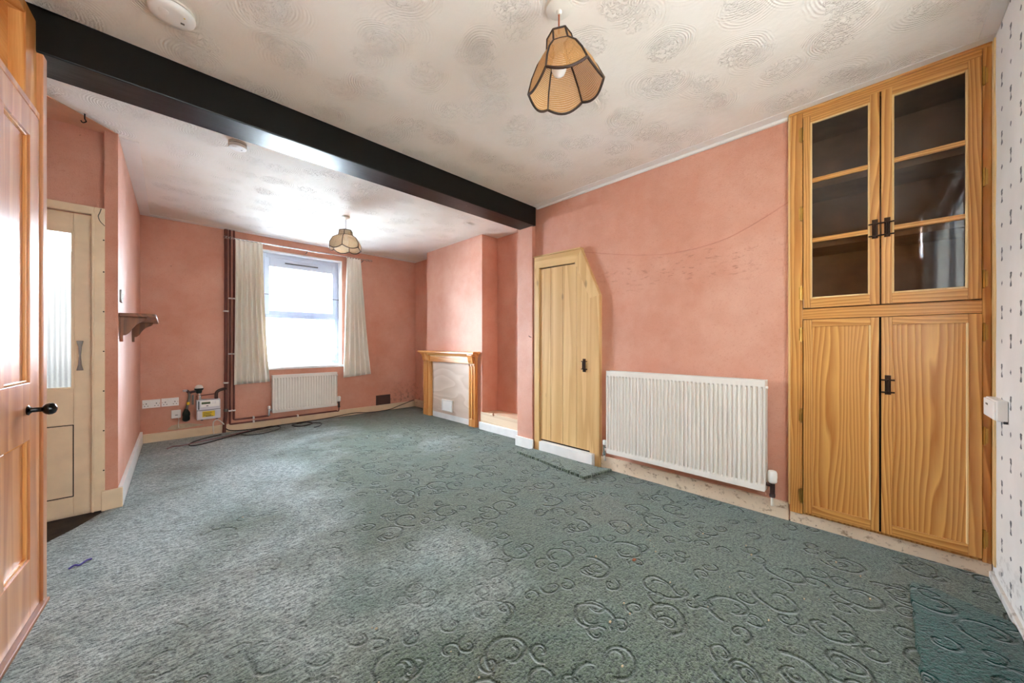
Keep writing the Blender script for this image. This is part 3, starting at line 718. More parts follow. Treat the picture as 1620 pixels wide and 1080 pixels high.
def glazed(y0, y1, g0, g1, hy, hy_hinge):
    m = MB()
    m.box(DX0, DX1, y0, g0, 1.252, 2.344); m.box(DX0, DX1, g1, y1, 1.252, 2.344)
    m.box(DX0 + .004, DX1, g0, g1, 1.256, 1.306); m.box(DX0 + .004, DX1, g0, g1, 2.302, 2.340)
    dr = m.build('glazed_door', 'grained pine Z', cb, bevel=.002)
    bm2 = ring(MB(), 0, 1, 0, 1, .1, 0, 1); bm2.bm.free()
    for z in (1.634, 1.974): B(DX0 + .001, DX1, g0, g1, z - .0125, z + .0125).build('glazing_bar', 'grained pine Y', dr, bevel=.004)
    for z0, z1 in ((1.252, 1.31), (2.298, 2.344)): B(DX0, DX1, g0, g1, z0, z1).build('rail', 'grained pine Y', dr, bevel=.0015)
    be = MB()
    be.box(DX0 - .004, DX0 + .01, g0 - .001, g0 + .007, 1.304, 2.304); be.box(DX0 - .004, DX0 + .01, g1 - .007, g1 + .001, 1.304, 2.304)
    be.box(DX0 - .003, DX0 + .01, g0 + .007, g1 - .007, 1.304, 1.312); be.box(DX0 - .003, DX0 + .01, g0 + .007, g1 - .007, 2.296, 2.304)
    be.build('glazing_bead', 'scribe strip', dr, bevel=.002)
    B(DX1 - .008, DX1 - .005, g0 - .004, g1 + .004, 1.30, 2.305).build('glazing', 'cupboard glass', dr)
    cup_handle(dr, hy, 1.64)
    for z in (2.256, 1.80, 1.341): hinge(dr, hy_hinge, z)
    return dr
glazed(-.031, .274, .005, .242, -.014, .284)
glazed(-.351, -.037, -.312, -.075, -.058, -.358)
def panelled(y0, y1, g0, g1, hy_hinge, hy=None):
    m = MB()
    m.box(DX0, DX1, y0, g0, .080, 1.185); m.box(DX0, DX1, g1, y1, .080, 1.185)
    m.box(DX0 + .008, DX1, g0, g1, .084, .126); m.box(DX0 + .008, DX1, g0, g1, 1.149, 1.181)
    dr = m.build('panelled_door', 'grained pine Z', cb, bevel=.002)
    for z0, z1 in ((.080, .13), (1.145, 1.185)): B(DX0, DX1, g0, g1, z0, z1).build('rail', 'grained pine Y', dr, bevel=.0015)
    B(DX0 + .0075, DX1, g0 - .002, g1 + .002, .128, 1.147).build('panel', 'grained pine Z', dr)
    be = MB().box(DX0 - .002, DX0 + .01, g0 - .001, g0 + .006, .13, 1.145)
    be.build('panel_bead', 'scribe strip', dr, bevel=.002)
    if hy is not None: cup_handle(dr, hy, .838)
    for z in (1.10, .633, .168): hinge(dr, hy_hinge, z)
panelled(-.029, .274, .002, .236, .284)
panelled(-.352, -.037, -.313, -.075, -.358, -.06)
B(DX1 - .004, XF + .001, -.037, -.029, .08, 1.186).build('shadow_gap', 'dark cavity', cb)

# ------------------------------------------------------------------ radiators
def radiator(loc, W, z0, z1, n, depth, label, rz, trv_side):
    """local: +x along the wall, -y out into the room; y=0 is the wall"""
    r = thing('radiator', (loc[0], loc[1], 0), label, 'radiator', 'white panel radiators', rz=rz)
    yf = -depth
    def dep(x, z):
        u = (x * n / W) % 1.0
        p = min(1, max(0, (.27 - abs(u - .5)) / .12)); p = p * p * (3 - 2 * p)
        e = min(1, max(0, (z - z0 - .034) / .012)) * min(1, max(0, (z1 - .036 - z) / .012))
        e = e * e * (3 - 2 * e)
        return .013 * p * e
    zs = [z0, z0 + .032, z0 + .036, z0 + .040, z0 + .044, z0 + .048, z0 + .1, (z0 + z1) / 2, z1 - .1, z1 - .05, z1 - .046, z1 - .042, z1 - .038, z1 - .034, z1 - .006, z1]
    m = MB(); nx = n * 14
    V = [[m.bm.verts.new((W * i / nx, yf + dep(W * i / nx, z), z)) for z in zs] for i in range(nx + 1)]
    for i in range(nx):
        for j in range(len(zs) - 1): m.bm.faces.new((V[i][j], V[i + 1][j], V[i + 1][j + 1], V[i][j + 1]))
    back = m
    back.box(0.001, W - .001, yf + .010, yf + .016, z0, z1)
    m.build('front_panel', 'radiator enamel', r, smooth=True, local=True, fix=False)
    for x in (-.004, W - .003): B(x, x + .007, yf + .001, -.045, z0 + .004, z1).build('side_panel', 'radiator enamel', r, bevel=.003, local=True)
    g = MB()
    g.box(-.004, W + .004, yf + .001, yf + .012, z1 - .004, z1 + .003); g.box(-.004, W + .004, -.052, -.045, z1 - .004, z1 + .003)
    k = int(W / .012)
    for i in range(k): g.box(W * i / k, W * i / k + .004, yf + .012, -.052, z1 - .004, z1 + .001)
    g.build('top_grille', 'radiator enamel', r, local=True)
    rp = MB().box(.002, W - .002, -.058, -.050, z0 + .01, z1 - .01); rp.build('rear_panel', 'radiator enamel', r, local=True)
    for x in (.12, W - .14): B(x, x + .03, -.05, -.001, z0 + .08, z1 - .1).build('wall_bracket', 'radiator enamel', r, local=True)
    # valves; trv_side = +1 at x=W
    for sd in (1, -1):
        x = W + .034 if sd == 1 else -.034; xe = W if sd == 1 else 0
        v = MB().cyl((xe, yf + .028, z0 + .042), (x, yf + .028, z0 + .042), .011, 12)
        v.cyl((x, yf + .028, z0 - .012), (x, yf + .028, z0 + .056), .0125, 12)
        v.cyl((x, yf + .028, z0 - .028), (x, yf + .028, z0 - .010), .0155, 6)
        vo = v.build('valve', 'chrome' if sd != trv_side else 'iron pipe', r, smooth=True, local=True)
        if sd == trv_side:
            MB().lathe([(.014, .055), (.022, .062), (.024, .07), (.0235, .085), (.025, .09), (.024, .115), (.019, .127), (.008, .131), (0, .1315)], (x, yf + .028, z0), 'Z', 24).build('thermostat_head', 'white plastic', vo, smooth=True, local=True)
        else:
            MB().lathe([(.012, .056), (.014, .06), (.014, .088), (.010, .093), (0, .0935)], (x, yf + .028, z0), 'Z', 16).build('valve_cap', 'white plastic', vo, smooth=True, local=True)
        if sd == 1:
            pp = MB().tube(spline([(x, yf + .028, z0 - .025), (x, yf + .028, max(.10, z0 - .06)), (x, yf + .030, .085)] if trv_side == 1 and W > 1 else [(x, yf + .028, z0 - .025), (x, yf + .032, .10), (x - .004, -.05, .088), (x - .02, -.022, .087)], 5), .0075, 10)
        else:
            pp = MB().tube(spline([(x, yf + .028, z0 - .025), (x, yf + .028, max(.105, z0 - .06)), (x, yf + .040, .09)] if W > 1 else [(x, yf + .028, z0 - .025), (x, yf + .032, .145), (x - .004, -.05, .138), (x - .02, -.022, .136)], 5), .0075, 10)
        pp.build('pipe_tail', 'old white plastic' if W > 1 else 'brown pipe paint', r, smooth=True, local=True)
    bl = MB().cyl((W + .004, yf + .02, z1 - .04), (W + .014, yf + .02, z1 - .04), .009, 6); bl.build('bleed_plug', 'white plastic', r, local=True)
    return r
# wide one: along the right wall; local +x -> world -Y, local -y -> world -X
radiator((XR, 1.503, 0), 1.056, .165, .826, 40, .115, 'wide white ribbed radiator on the pink side wall between plank door and cupboard', -PI / 2, 1)
radiator((1.008, YB, 0), .765, .172, .645, 24, .095, 'smaller white ribbed radiator under the window', 0, 1)

# ------------------------------------------------------------------ fireplace
fp = thing('fireplace_surround', (2.81, 4.075, 0), 'varnished pine fireplace surround with mantel shelf on the chimney breast', 'fireplace')
ms = MB()
ms.prism([(2.715, .918), (2.715, .932), (2.722, .945), (2.829, .945), (2.829, .918)], 'Y', 3.42, 4.735)
ms.build('mantel_shelf', 'varnished pine Y', fp, bevel=.002)
MB().prism([(2.735, .918), (2.745, .895), (2.765, .885), (2.765, .878), (2.829, .878), (2.829, .918)], 'Y', 3.45, 4.705).build('cornice', 'varnished pine Y', fp, bevel=.002)
B(2.785, 2.829, 3.594, 4.50, .79, .878).build('frieze', 'varnished pine Y', fp, bevel=.003)
B(2.778, 2.79, 3.594, 4.50, .868, .880).build('frieze_bead', 'scribe strip', fp, bevel=.002)
def corbel(y0, y1):
    prof = [(2.829, .918), (2.738, .918), (2.738, .90), (2.744, .885), (2.752, .86), (2.756, .83), (2.766, .805), (2.782, .792), (2.829, .79)]
    return MB().prism(prof, 'Y', y0, y1).build('corbel', 'varnished pine Z', fp, bevel=.002)
for y0, y1 in ((3.466, 3.594), (4.50, 4.69)):
    corbel(y0 + .018, y1 - .018)
    lg = MB(); lg.box(2.792, 2.829, y0, y1, 0, .878)
    k = (y1 - y0) / 4
    lg.box(2.784, 2.794, y0, y0 + k * .8, .10, .79); lg.box(2.784, 2.794, y1 - k * .8, y1, .10, .79); lg.box(2.784, 2.794, y0 + k * 1.6, y1 - k * 1.6, .10, .79)
    lg.box(2.784, 2.794, y0, y1, 0.0, .10); lg.box(2.784, 2.794, y0, y1, .76, .80)
    lg.build('leg', 'varnished pine Z', fp, bevel=.003)
bo = tag(B(2.8225, 2.829, 3.597, 4.497, .073, .789).build('fireplace_board', 'plywood'), 'pale plywood sheet blocking the fireplace opening', 'board')
vg = thing('vent_grille', (2.81, 4.11, .19), 'square white louvred vent on the plywood fireplace board', 'vent')
ring_ = MB(); 
ring_.box(2.805, 2.8222, 3.985, 4.0, .114, .272); ring_.box(2.805, 2.8222, 4.222, 4.237, .114, .272); ring_.box(2.805, 2.8222, 4.0, 4.222, .114, .129); ring_.box(2.805, 2.8222, 4.0, 4.222, .257, .272)
ring_.build('frame', 'white plastic', vg, bevel=.003)
lv = MB()
for i in range(9):
    z = .131 + i * .014; lv.prism([(2.808, z), (2.816, z + .011), (2.819, z + .011), (2.811, z)], 'Y', 4.0, 4.222)
lv.box(2.819, 2.822, 4.0, 4.222, .129, .257)
lv.build('louvres', 'white plastic', vg)
# alcove boxing
bx = thing('alcove_boxing', (2.95, 2.98, 0), 'low raw wood boxing across the bottom of the pink alcove', 'boxing')
B(2.807, 2.823, 2.578, 3.383, 0, .208).build('front_board', 'raw board', bx, bevel=.002)
B(2.823, 3.088, 2.578, 3.383, .18, .195).build('lid', 'raw board', bx, bevel=.002)
for y in (2.62, 3.14): B(2.80, 2.807, y, y + .012, .19, .225).build('batten_stub', 'dark stained wood Z', bx)
# ------------------------------------------------------------------ bracket shelf on left wall
def wallx(y): return -.192 + (y - 3.43) * .045 / 1.955
sh = thing('bracket_shelf', (-.18, 4.0, 1.24), 'dark stained wooden shelf on two scrolled brackets on the left wall', 'shelf')
MB().prism([(wallx(3.445), 3.445), (-.028, 3.445), (-.018, 3.46), (-.006, 4.54), (-.016, 4.555), (wallx(4.555), 4.555)], 'Z', 1.226, 1.250).build('shelf_board', 'dark stained wood Y', sh, bevel=.004)
for y in (3.50, 4.40):
    wx = wallx(y + .022) + .001
    pr = [(wx, 1.226), (wx + .125, 1.226)]
    crv = spline([(wx + .125, 1, 1.222), (wx + .118, 1, 1.205), (wx + .085, 1, 1.185), (wx + .06, 1, 1.155), (wx + .045, 1, 1.125), (wx + .028, 1, 1.107), (wx + .015, 1, 1.104)], 6)
    pr += [(p.x, p.z) for p in crv] + [(wx + .015, 1.062), (wx, 1.062)]
    MB().prism(pr, 'Y', y, y + .022).build('bracket', 'dark stained wood Z', sh, bevel=.002)
# light switch on the left wall
ls = thing('light_switch', (-.188, 3.55, 1.365), 'grey edged light switch on the left wall above the dark shelf', 'light switch')
B(wallx(3.55) - .001, wallx(3.55) + .009, 3.505, 3.59, 1.325, 1.408).build('plate', 'pewter', ls, bevel=.002)
B(wallx(3.55) + .008, wallx(3.55) + .014, 3.54, 3.556, 1.35, 1.383).build('rocker', 'white plastic', ls, bevel=.001)

# ------------------------------------------------------------------ sockets
def socket(x0, x1, z0, z1, label):
    s = thing('double_socket', ((x0 + x1) / 2, YB, z0), label, 'socket', 'double sockets on the far wall')
    B(x0, x1, YB - .022, YB - .001, z0, z1).build('faceplate', 'white plastic', s, bevel=.003)
    xm = (x0 + x1) / 2
    for cx_ in (xm - .038, xm + .038):
        h_ = MB()
        cz = (z0 + z1) / 2 - .008
        h_.box(cx_ - .004, cx_ + .004, YB - .0228, YB - .02, cz + .006, cz + .016)
        for q in (-.012, .012): h_.box(cx_ + q - .004, cx_ + q + .004, YB - .0228, YB - .02, cz - .016, cz - .010)
        h_.build('pin_holes', 'dark grey plastic', s)
    for cx_ in (xm - .014, xm + .014): B(cx_ - .006, cx_ + .006, YB - .026, YB - .021, z1 - .026, z1 - .006).build('rocker', 'white plastic', s, bevel=.001)
    for cx_ in (xm - .06, xm + .06): MB().cyl((cx_, YB - .0228, (z0 + z1) / 2), (cx_, YB - .02, (z0 + z1) / 2), .0035, 8).build('screw', 'brass', s)
socket(-.132, .004, .366, .453, 'white double socket nearest the left corner of the far wall')
socket(.010, .148, .368, .455, 'white double socket between the other socket and the gas meter')
fs = thing('fused_spur', (.126, YB, .23), 'small square white wall box below the double sockets', 'wall box')
B(.088, .164, YB - .026, YB - .001, .231, .318).build('faceplate', 'white plastic', fs, bevel=.003)
B(.118, .140, YB - .029, YB - .025, .262, .268).build('slot', 'dark grey plastic', fs)
MB().tube(spline([(.145, YB - .012, .232), (.148, YB - .012, .20), (.143, YB - .012, .165), (.148, YB - .02, .12)]), .0032, 8).build('flex', 'old white plastic', fs)
# torn wallpaper above skirting
tw = MB().prism([(.055, .112), (.09, .150), (.15, .160), (.22, .158), (.32, .132), (.36, .118), (.22, .106), (.12, .100)], 'Y', YB - .005, YB + .002)
tag(tw.build('torn_wallpaper', 'torn plaster'), 'torn flap of wallpaper baring plaster above the far skirting', 'wallpaper')

# ------------------------------------------------------------------ gas meter
gm = thing('gas_meter', (.39, YB - .07, .19), 'pale grey gas meter with green display and yellow label on the far wall', 'gas meter')
y0 = YB - .125
B(.288, .494, y0, YB - .02, .302, .414).build('upper_case', 'meter grey', gm, bevel=.006)
B(.290, .496, y0 - .003, YB - .02, .196, .298).build('lower_case', 'meter grey', gm, bevel=.006)
B(.292, .494, y0 + .004, YB - .03, .296, .304).build('seam', 'dark grey plastic', gm)
dp = B(.322, .485, y0 - .004, y0 + .002, .335, .404).build('display_bezel', 'white plastic', gm, bevel=.002)
B(.330, .405, y0 - .006, y0 - .002, .368, .392).build('display', 'lcd green', dp)
bt = MB()
for i in range(3):
    for j in range(2): bt.box(.418 + i * .014, .427 + i * .014, y0 - .006, y0 - .002, .385 - j * .016, .393 - j * .016)
bt.build('keypad', 'meter grey', dp)
B(.370, .388, y0 - .005, y0 - .003, .343, .352).build('badge', 'dark grey plastic', dp)
B(.302, .312, y0 - .002, y0 + .001, .312, .405).build('side_text', 'dark grey plastic', gm)
yl = B(.338, .445, y0 - .006, y0 - .002, .225, .288).build('label', 'yellow label', gm)
tx = MB()
for i in range(5):
    tx.box(.346, .346 + random.uniform(.05, .09), y0 - .0068, y0 - .005, .272 - i * .009, .2755 - i * .009)
tx.box(.365, .43, y0 - .0068, y0 - .005, .229, .2345)
tx.build('label_text', 'label ink', yl)
for x in (.325, .455): B(x, x + .02, y0 + .02, y0 + .05, .185, .197).build('foot', 'dark grey plastic', gm)
yc = YB - .07
MB().lathe([(.016, .41), (.019, .42), (.019, .45), (.024, .455), (.024, .465), (.016, .468), (.016, .495)], (.314, yc, 0), 'Z', 20).build('inlet_union', 'chrome', gm, smooth=True)
rg = MB().lathe([(.018, .49), (.026, .50), (.026, .52), (.036, .528), (.040, .535), (.040, .545), (.030, .55)], (.312, yc, 0), 'Z', 24).build('regulator', 'regulator green', gm, smooth=True)
MB().lathe([(.036, .545), (.036, .556), (.030, .572), (.018, .582), (.0, .585)], (.312, yc, 0), 'Z', 24).build('regulator_cap', 'white plastic', rg, smooth=True)
MB().tube(spline([(.29, yc, .515), (.255, yc, .510), (.235, yc, .505), (.222, yc, .515), (.205, yc, .535)]), .013, 12).build('elbow', 'iron pipe', gm, smooth=True)
MB().lathe([(.019, 0), (.021, .006), (.021, .016), (.017, .02)], (.198, yc, .52), 'Z', 14).build('elbow_cap', 'meter grey', gm, smooth=True)
hs = MB().tube(spline([(.228, yc, .50), (.232, yc, .47), (.226, yc, .42), (.214, yc, .36), (.210, yc, .31), (.206, yc, .25)]), .0115, 12).build('flexible_hose', 'pewter', gm, smooth=True)
MB().cyl((.219, yc, .372), (.224, yc, .402), .0135, 12).build('hose_tag', 'yellow label', hs)
MB().lathe([(.012, .19), (.028, .20), (.032, .22), (.028, .25), (.034, .26), (.030, .29), (.018, .315), (.012, .33)], (.206, yc, 0), 'Z', 14).build('service_valve', 'regulator green', gm, smooth=True)
MB().tube([(.175, yc, .245), (.20, yc, .25)], .007, 8).build('lever', 'iron pipe', gm)
B(.255, .272, YB - .012, YB - .002, .36, .47).build('backplate', 'pewter', gm)
MB().tube(spline([(.462, yc, .41), (.462, yc, .455), (.466, yc, .485), (.485, yc, .505), (.52, YB - .05, .515), (.552, YB - .028, .515)]), .016, 12).build('outlet_pipe', 'iron pipe', gm, smooth=True)
MB().tube([(.33, yc + .01, .462), (.45, yc + .01, .470)], .006, 8).build('stay_bar', 'brown pipe paint', gm)

# ------------------------------------------------------------------ pipes on the far wall
def pipe(pts, r, label, clips, mat='brown pipe paint', name='heating_pipe', grp='brown painted pipes on the far wall', clipmat='white plastic'):
    base = Vector(pts[-1]); t_ = thing(name, base, label, 'pipe', grp)
    MB().tube(pts, r, 12).build('tube', mat, t_, smooth=True)
    for (x, z, hz) in clips:
        b_ = B(x - r * 1.5, x + r * 1.5, YB - .045, YB - .001, z - .008, z + .008) if not hz else B(x - .009, x + .009, YB - .045, YB - .001, z - r * 1.5, z + r * 1.5)
        b_.build('pipe_clip', clipmat, t_, bevel=.003)
    return t_
py_ = YB - .024
def bend(ps): return ps
pipe([(.554, py_, 2.399), (.554, py_, .30), (.551, py_, .19), (.54, py_ - .01, .09), (.535, py_ - .02, .004)], .0165, 'thickest dark brown pipe rising floor to ceiling beside the gas meter', [(.554, 1.43, 0), (.554, .585, 0)])
MB().lathe([(.018, 0), (.021, .004), (.021, .03), (.018, .034)], (.554, py_, .245), 'Z', 14).build('pipe_joint', 'pewter', bpy.data.objects['heating_pipe'])
pipe([(.592, py_, 2.399), (.592, py_, .10)] + [(.594, py_, .092), (.605, py_, .0895), (.62, py_, .0895), (1.79, py_, .0895)], .0105, 'middle brown pipe turning to run along just above the far skirting', [(.592, 1.585, 0), (.592, .925, 0), (.592, .25, 0), (.82, .0895, 1), (1.30, .0895, 1)])
pipe([(.628, py_, 2.399), (.628, py_, .15), (.631, py_, .14), (.642, py_, .1365), (.66, py_, .1365), (.955, py_, .1365)], .0105, 'right brown pipe half behind the curtain feeding the small radiator', [(.628, 1.585, 0), (.628, .925, 0), (.628, .25, 0), (.82, .1365, 1)])

# air brick
ab = thing('air_vent', (2.488, YB, .1), 'dark pierced air vent low in the far wall right of the window', 'vent')
B(2.375, 2.60, YB - .006, YB + .002, .094, .240).build('plate', 'pierced air brick', ab, bevel=.001)
ring(MB(), 2.372, 2.603, .092, .243, .008, YB - .009, YB).build('rim', 'iron pipe', ab, bevel=.002)

# ------------------------------------------------------------------ curtains
yp = YB - .085
cp = thing('curtain_pole', (1.40, yp, 2.288), 'slim metal curtain pole with twisted finials above the window', 'curtain pole')
MB().cyl((.625, yp, 2.288), (2.18, yp, 2.290), .0085, 14).build('rod', 'chrome', cp, smooth=True)
for sg, xe in ((-1, .625), (1, 2.18)):
    f = MB()
    for ph in (0, PI):
        pts = [(xe + sg * .10 * u / 24, yp + .016 * math.cos(ph + u * 2 * PI / 12) * math.sin(PI * min(1, max(.04, (u % 12) / 12 if u < 24 else 1))), 2.289 + .02 * math.sin(ph + u * 2 * PI / 24 * 2) * abs(math.sin(PI * u / 12))) for u in range(25)]
        f.tube(pts, .0035, 8)
    f.build('finial', 'chrome', cp, smooth=True)
for x in (.66, 1.40, 2.14):
    MB().tube(spline([(x, YB - .001, 2.262), (x, YB - .03, 2.262), (x, yp, 2.275)], 5), .005, 8).build('bracket', 'pewter', cp, smooth=True)
def curtain(name, tx0, tx1, bx0, bx1, zt, zb, nf, label, ph, flare, zb2=None):
    random.seed(int(ph * 100)); fr_ = [random.uniform(.7, 1.3) for _ in range(nf + 3)]
    def f(u, v):
        # v 0 top .. 1 bottom
        q = v ** flare
        x = (tx0 + (tx1 - tx0) * u) * (1 - q) + (bx0 + (bx1 - bx0) * u) * q
        amp = .012 + .024 * min(1, v * 3.0) + .014 * v
        if v < .07: amp *= .75
        k = u * nf; w_ = math.sin(2 * PI * k + ph + .5 * math.sin(3 * u + 2 * v)) + .35 * math.sin(4 * PI * k + 1.1 + ph) * (1 - .6 * v)
        y = yp - .012 - amp * w_ * fr_[int(k)] ** .5
        x += .006 * math.cos(2 * PI * k + ph) * (1 - v * .4)
        z = zt + (zb + ((zb2 or zb) - zb) * u - zt) * v + (.004 * w_ if v > .95 else 0) + (.006 * math.sin(2 * PI * k * 2) if v < .02 else 0)
        return (x, min(y, YB - .042), z)
    root = thing(name, ((bx0 + bx1) / 2, yp, zb), label, 'curtain', 'short cream curtains at the window')
    MB().grid(nf * 14, 40, f).build('cloth', 'cream curtain cloth', root, smooth=True, solid=.002)
    # gathered heading tape and hooks
    for i in range(nf + 2):
        u = (i + .5) / (nf + 2); x, y, z = f(u, 0.0); MB().tube(spline([(x, y + .004, z - .03), (x, yp + .002, z - .004), (x, yp, z + .012)], 4), .0025, 6).build('hook', 'pewter', root)
    return root
curtain('curtain', .628, .895, .612, .972, 2.283, .560, 6, 'wider cream curtain hanging left of the window', .4, 1.6, .572)
curtain('curtain', 1.905, 2.10, 1.858, 2.235, 2.283, .560, 5, 'narrower cream curtain hanging right of the window', 2.1, 1.3, .592)
# net curtain on its own thin rod
nc = thing('net_curtain', (1.39, 5.452, .765), 'white lace-hemmed net curtain across the lower window', 'net curtain')
MB().cyl((.925, 5.452, 1.683), (1.853, 5.452, 1.680), .004, 10).build('rod', 'pewter', nc, smooth=True)
def nf_(u, v): 
    x = .93 + .92 * u; k = x * 46
    return (x, 5.452 + .007 * math.sin(k + .8 * math.sin(x * 9)) * (.5 + .5 * v), 1.688 + (.762 - 1.688) * v + .006 * abs(math.sin(x * 26)) * (v > .99))
MB().grid(200, 24, nf_).build('net', 'white net', nc, smooth=True, fix=False)

# ------------------------------------------------------------------ lampshades
def pendant(cx, cy, profile, ztop, drop_mat, flexmat, rose_r, label, rot, edge_r, tilt=(0, 0), bulb=True, roset=.022):
    root = thing('pendant_lamp', (cx, cy, H), label, 'pendant lamp', 'pendant lamps with scalloped shades')
    MB().lathe([(rose_r * .98, 0), (rose_r, -.004), (rose_r, -roset * .8), (rose_r * .8, -roset), (.012, -roset - .004), (.008, -roset - .016)], (cx, cy, H - .0005), 'Z', 32).build('ceiling_rose', 'old white plastic', root, smooth=True)
    MB().cyl((cx, cy, H - roset), (cx, cy, ztop - .02), .0032, 8).build('flex', flexmat, root, smooth=True)
    MB().lathe([(.016, .03), (.019, .02), (.019, -.03), (.016, -.035)], (cx, cy, ztop - .035), 'Z', 20).build('lamp_holder', 'old white plastic', root, smooth=True)
    if bulb:
        MB().lathe([(.013, -.065), (.015, -.075), (.026, -.10), (.030, -.12), (.029, -.135), (.022, -.15), (.010, -.158), (0, -.16)], (cx, cy, ztop), 'Z', 24).build('bulb', 'bulb glass', root, smooth=True)
    n = 6
    def ptat(k, h):   # corner k at profile parameter h (0 top .. 1 rim)
        q = h * (len(profile) - 1); i = min(int(q), len(profile) - 2); fr = q - i
        r = profile[i][0] * (1 - fr) + profile[i + 1][0] * fr; z = profile[i][1] * (1 - fr) + profile[i + 1][1] * fr
        a_ = rot + k * 2 * PI / n
        return Vector((r * math.cos(a_), r * math.sin(a_), z))
    def place(p):
        R_ = Matrix.Rotation(tilt[0], 3, Vector((math.cos(tilt[1]), math.sin(tilt[1]), 0)))
        q = R_ @ p; return (cx + q.x, cy + q.y, ztop + q.z)
    sk = MB(); edges = MB()
    m_ = (len(profile) - 1) * 5
    scl = .026
    shade = None
    for k in range(n):
        def f(u, v, k=k):
            a_, b_ = ptat(k, v), ptat(k + 1, v); p = a_.lerp(b_, u)
            bulge = math.sin(PI * u)
            out_ = Vector((p.x, p.y, 0)).normalized()
            p = p + out_ * (.010 * bulge * v)
            if v > .7: p.z -= scl * bulge * ((v - .7) / .3) ** 2
            return place(p)
        sk.grid(8, m_, f, lambda u, v, k=k: (u * (.5 + .5 * v), v))
        edges.tube([f(0, j / m_) for j in range(m_ + 1)], edge_r, 6)
        edges.tube([f(i / 10, 1) for i in range(11)], edge_r * 1.2, 6)
        edges.tube([f(i / 4, 0) for i in range(5)], edge_r, 6)
        edges.tube([f(i / 4, .25) for i in range(5)], edge_r * .6, 6)
    sh_ = sk.build('shade', drop_mat, root, smooth=False, fix=False)
    edges.build('shade_edging', 'lamp edging', sh_, smooth=True)
    # spider that carries the shade
    spd = MB()
    for k in range(3):
        a_ = rot + k * 2 * PI / 3; spd.tube([(cx, cy, ztop - .012), place(Vector((profile[0][0] * math.cos(a_), profile[0][0] * math.sin(a_), -.006)))], .002, 6)
    spd.build('spider', 'brass', root)
    return root
prof = [(.047, 0.0), (.055, -.045), (.098, -.092), (.128, -.142), (.150, -.195)]
pendant(1.126, .872, prof, 2.268, 'woven cane', 'orange flex', .05, 'nearer woven cane pendant lamp on an orange flex with its bulb showing', math.radians(188), .0042, (-.14, math.radians(53)), True, .03)
prof2 = [(.064, 0.0), (.072, -.05), (.128, -.085), (.158, -.14), (.160, -.185)]
pendant(1.403, 3.927, prof2, 2.245, 'pale woven cane', 'iron pipe', .04, 'farther domed pale cane pendant lamp near the window', math.radians(-62), .0038, (0, 0), True, .022)

# ------------------------------------------------------------------ smoke alarms
def alarm(cx, cy, r, th_, label):
    root = thing('smoke_alarm', (cx, cy, H), label, 'smoke alarm', 'round white smoke alarms')
    MB().lathe([(r * .9, 0), (r * .98, -.003), (r * .98, -th_ * .35)], (cx, cy, H - .0005), 'Z', 48).build('base', 'old white plastic', root, smooth=True)
    MB().lathe([(r * .92, -th_ * .33), (r * .92, -th_ * .50)], (cx, cy, H), 'Z', 48).build('vent_slot', 'dark grey plastic', root, smooth=True)
    cv = MB().lathe([(r * .97, -th_ * .47), (r, -th_ * .52), (r * .98, -th_ * .8), (r * .9, -th_ * .95), (r * .6, -th_), (0, -th_)], (cx, cy, H), 'Z', 48).build('cover', 'white plastic', root, smooth=True)
    MB().lathe([(r * .22, -th_ * .99), (r * .22, -th_ * 1.04), (r * .18, -th_ * 1.06), (0, -th_ * 1.06)], (cx - r * .35, cy - r * .2, H), 'Z', 24).build('test_button', 'white plastic', cv, smooth=True)
    B(cx + r * .35, cx + r * .52, cy + r * .1, cy + r * .25, H - th_ * 1.01, H - th_ * .98).build('marking', 'pewter', cv)
    MB().cyl((cx + r * .5, cy - r * .35, H - th_ * 1.015), (cx + r * .5, cy - r * .35, H - th_ * .97), .003, 8).build('indicator', 'yellow label', cv)
    return root
alarm(.035, 1.985, .072, .034, 'larger round smoke alarm on the ceiling in front of the black beam')
alarm(.372, 3.0, .052, .04, 'smaller smoke alarm on the ceiling behind the black beam')
tag(MB().tube(spline([(-.314, 3.255, H), (-.314, 3.255, H - .03), (-.308, 3.25, H - .045), (-.322, 3.262, H - .052), (-.33, 3.27, H - .04)], 6), .003, 8).build('ceiling_hook', 'black rubber', smooth=True), 'small black hook in the ceiling above the cream door', 'hook')

# ------------------------------------------------------------------ box on the sprigged wall, painted wire on the side wall
jb = thing('junction_box', (2.49, YF, .77), 'white plastic box on the sprigged wallpaper beside the cupboard', 'wall box')
B(2.396, 2.587, YF + .001, -.356, .735, .818).build('housing', 'white plastic', jb, bevel=.003)
B(2.40, 2.583, -.357, -.349, .739, .814).build('cover', 'white plastic', jb, bevel=.003)
B(2.50, 2.54, -.35, -.3485, .788, .796).build('marking', 'pewter', jb)
B(2.394, 2.41, YF + .002, YF + .012, .727, .737).build('cable_entry', 'dark grey plastic', jb)
tag(MB().tube(spline([(XR - .003, 1.815, 1.866), (XR - .003, 1.555, 1.80), (XR - .003, 1.278, 1.741), (XR - .003, 1.036, 1.711), (XR - .003, .744, 1.731), (XR - .003, .562, 1.788), (XR - .003, .350, 1.893)], 10), .0024, 6).build('wall_cable', 'pink painted cable', smooth=True), 'thin cable painted pink sagging across the side wall above the wide radiator', 'cable')
tag(MB().tube([(2.632, 2.385, 1.11), (2.60, 2.38, 1.117), (2.585, 2.375, 1.125)], .003, 6).build('wall_nail', 'black rubber', smooth=True), 'bent black nail sticking out of the pink pier', 'nail')
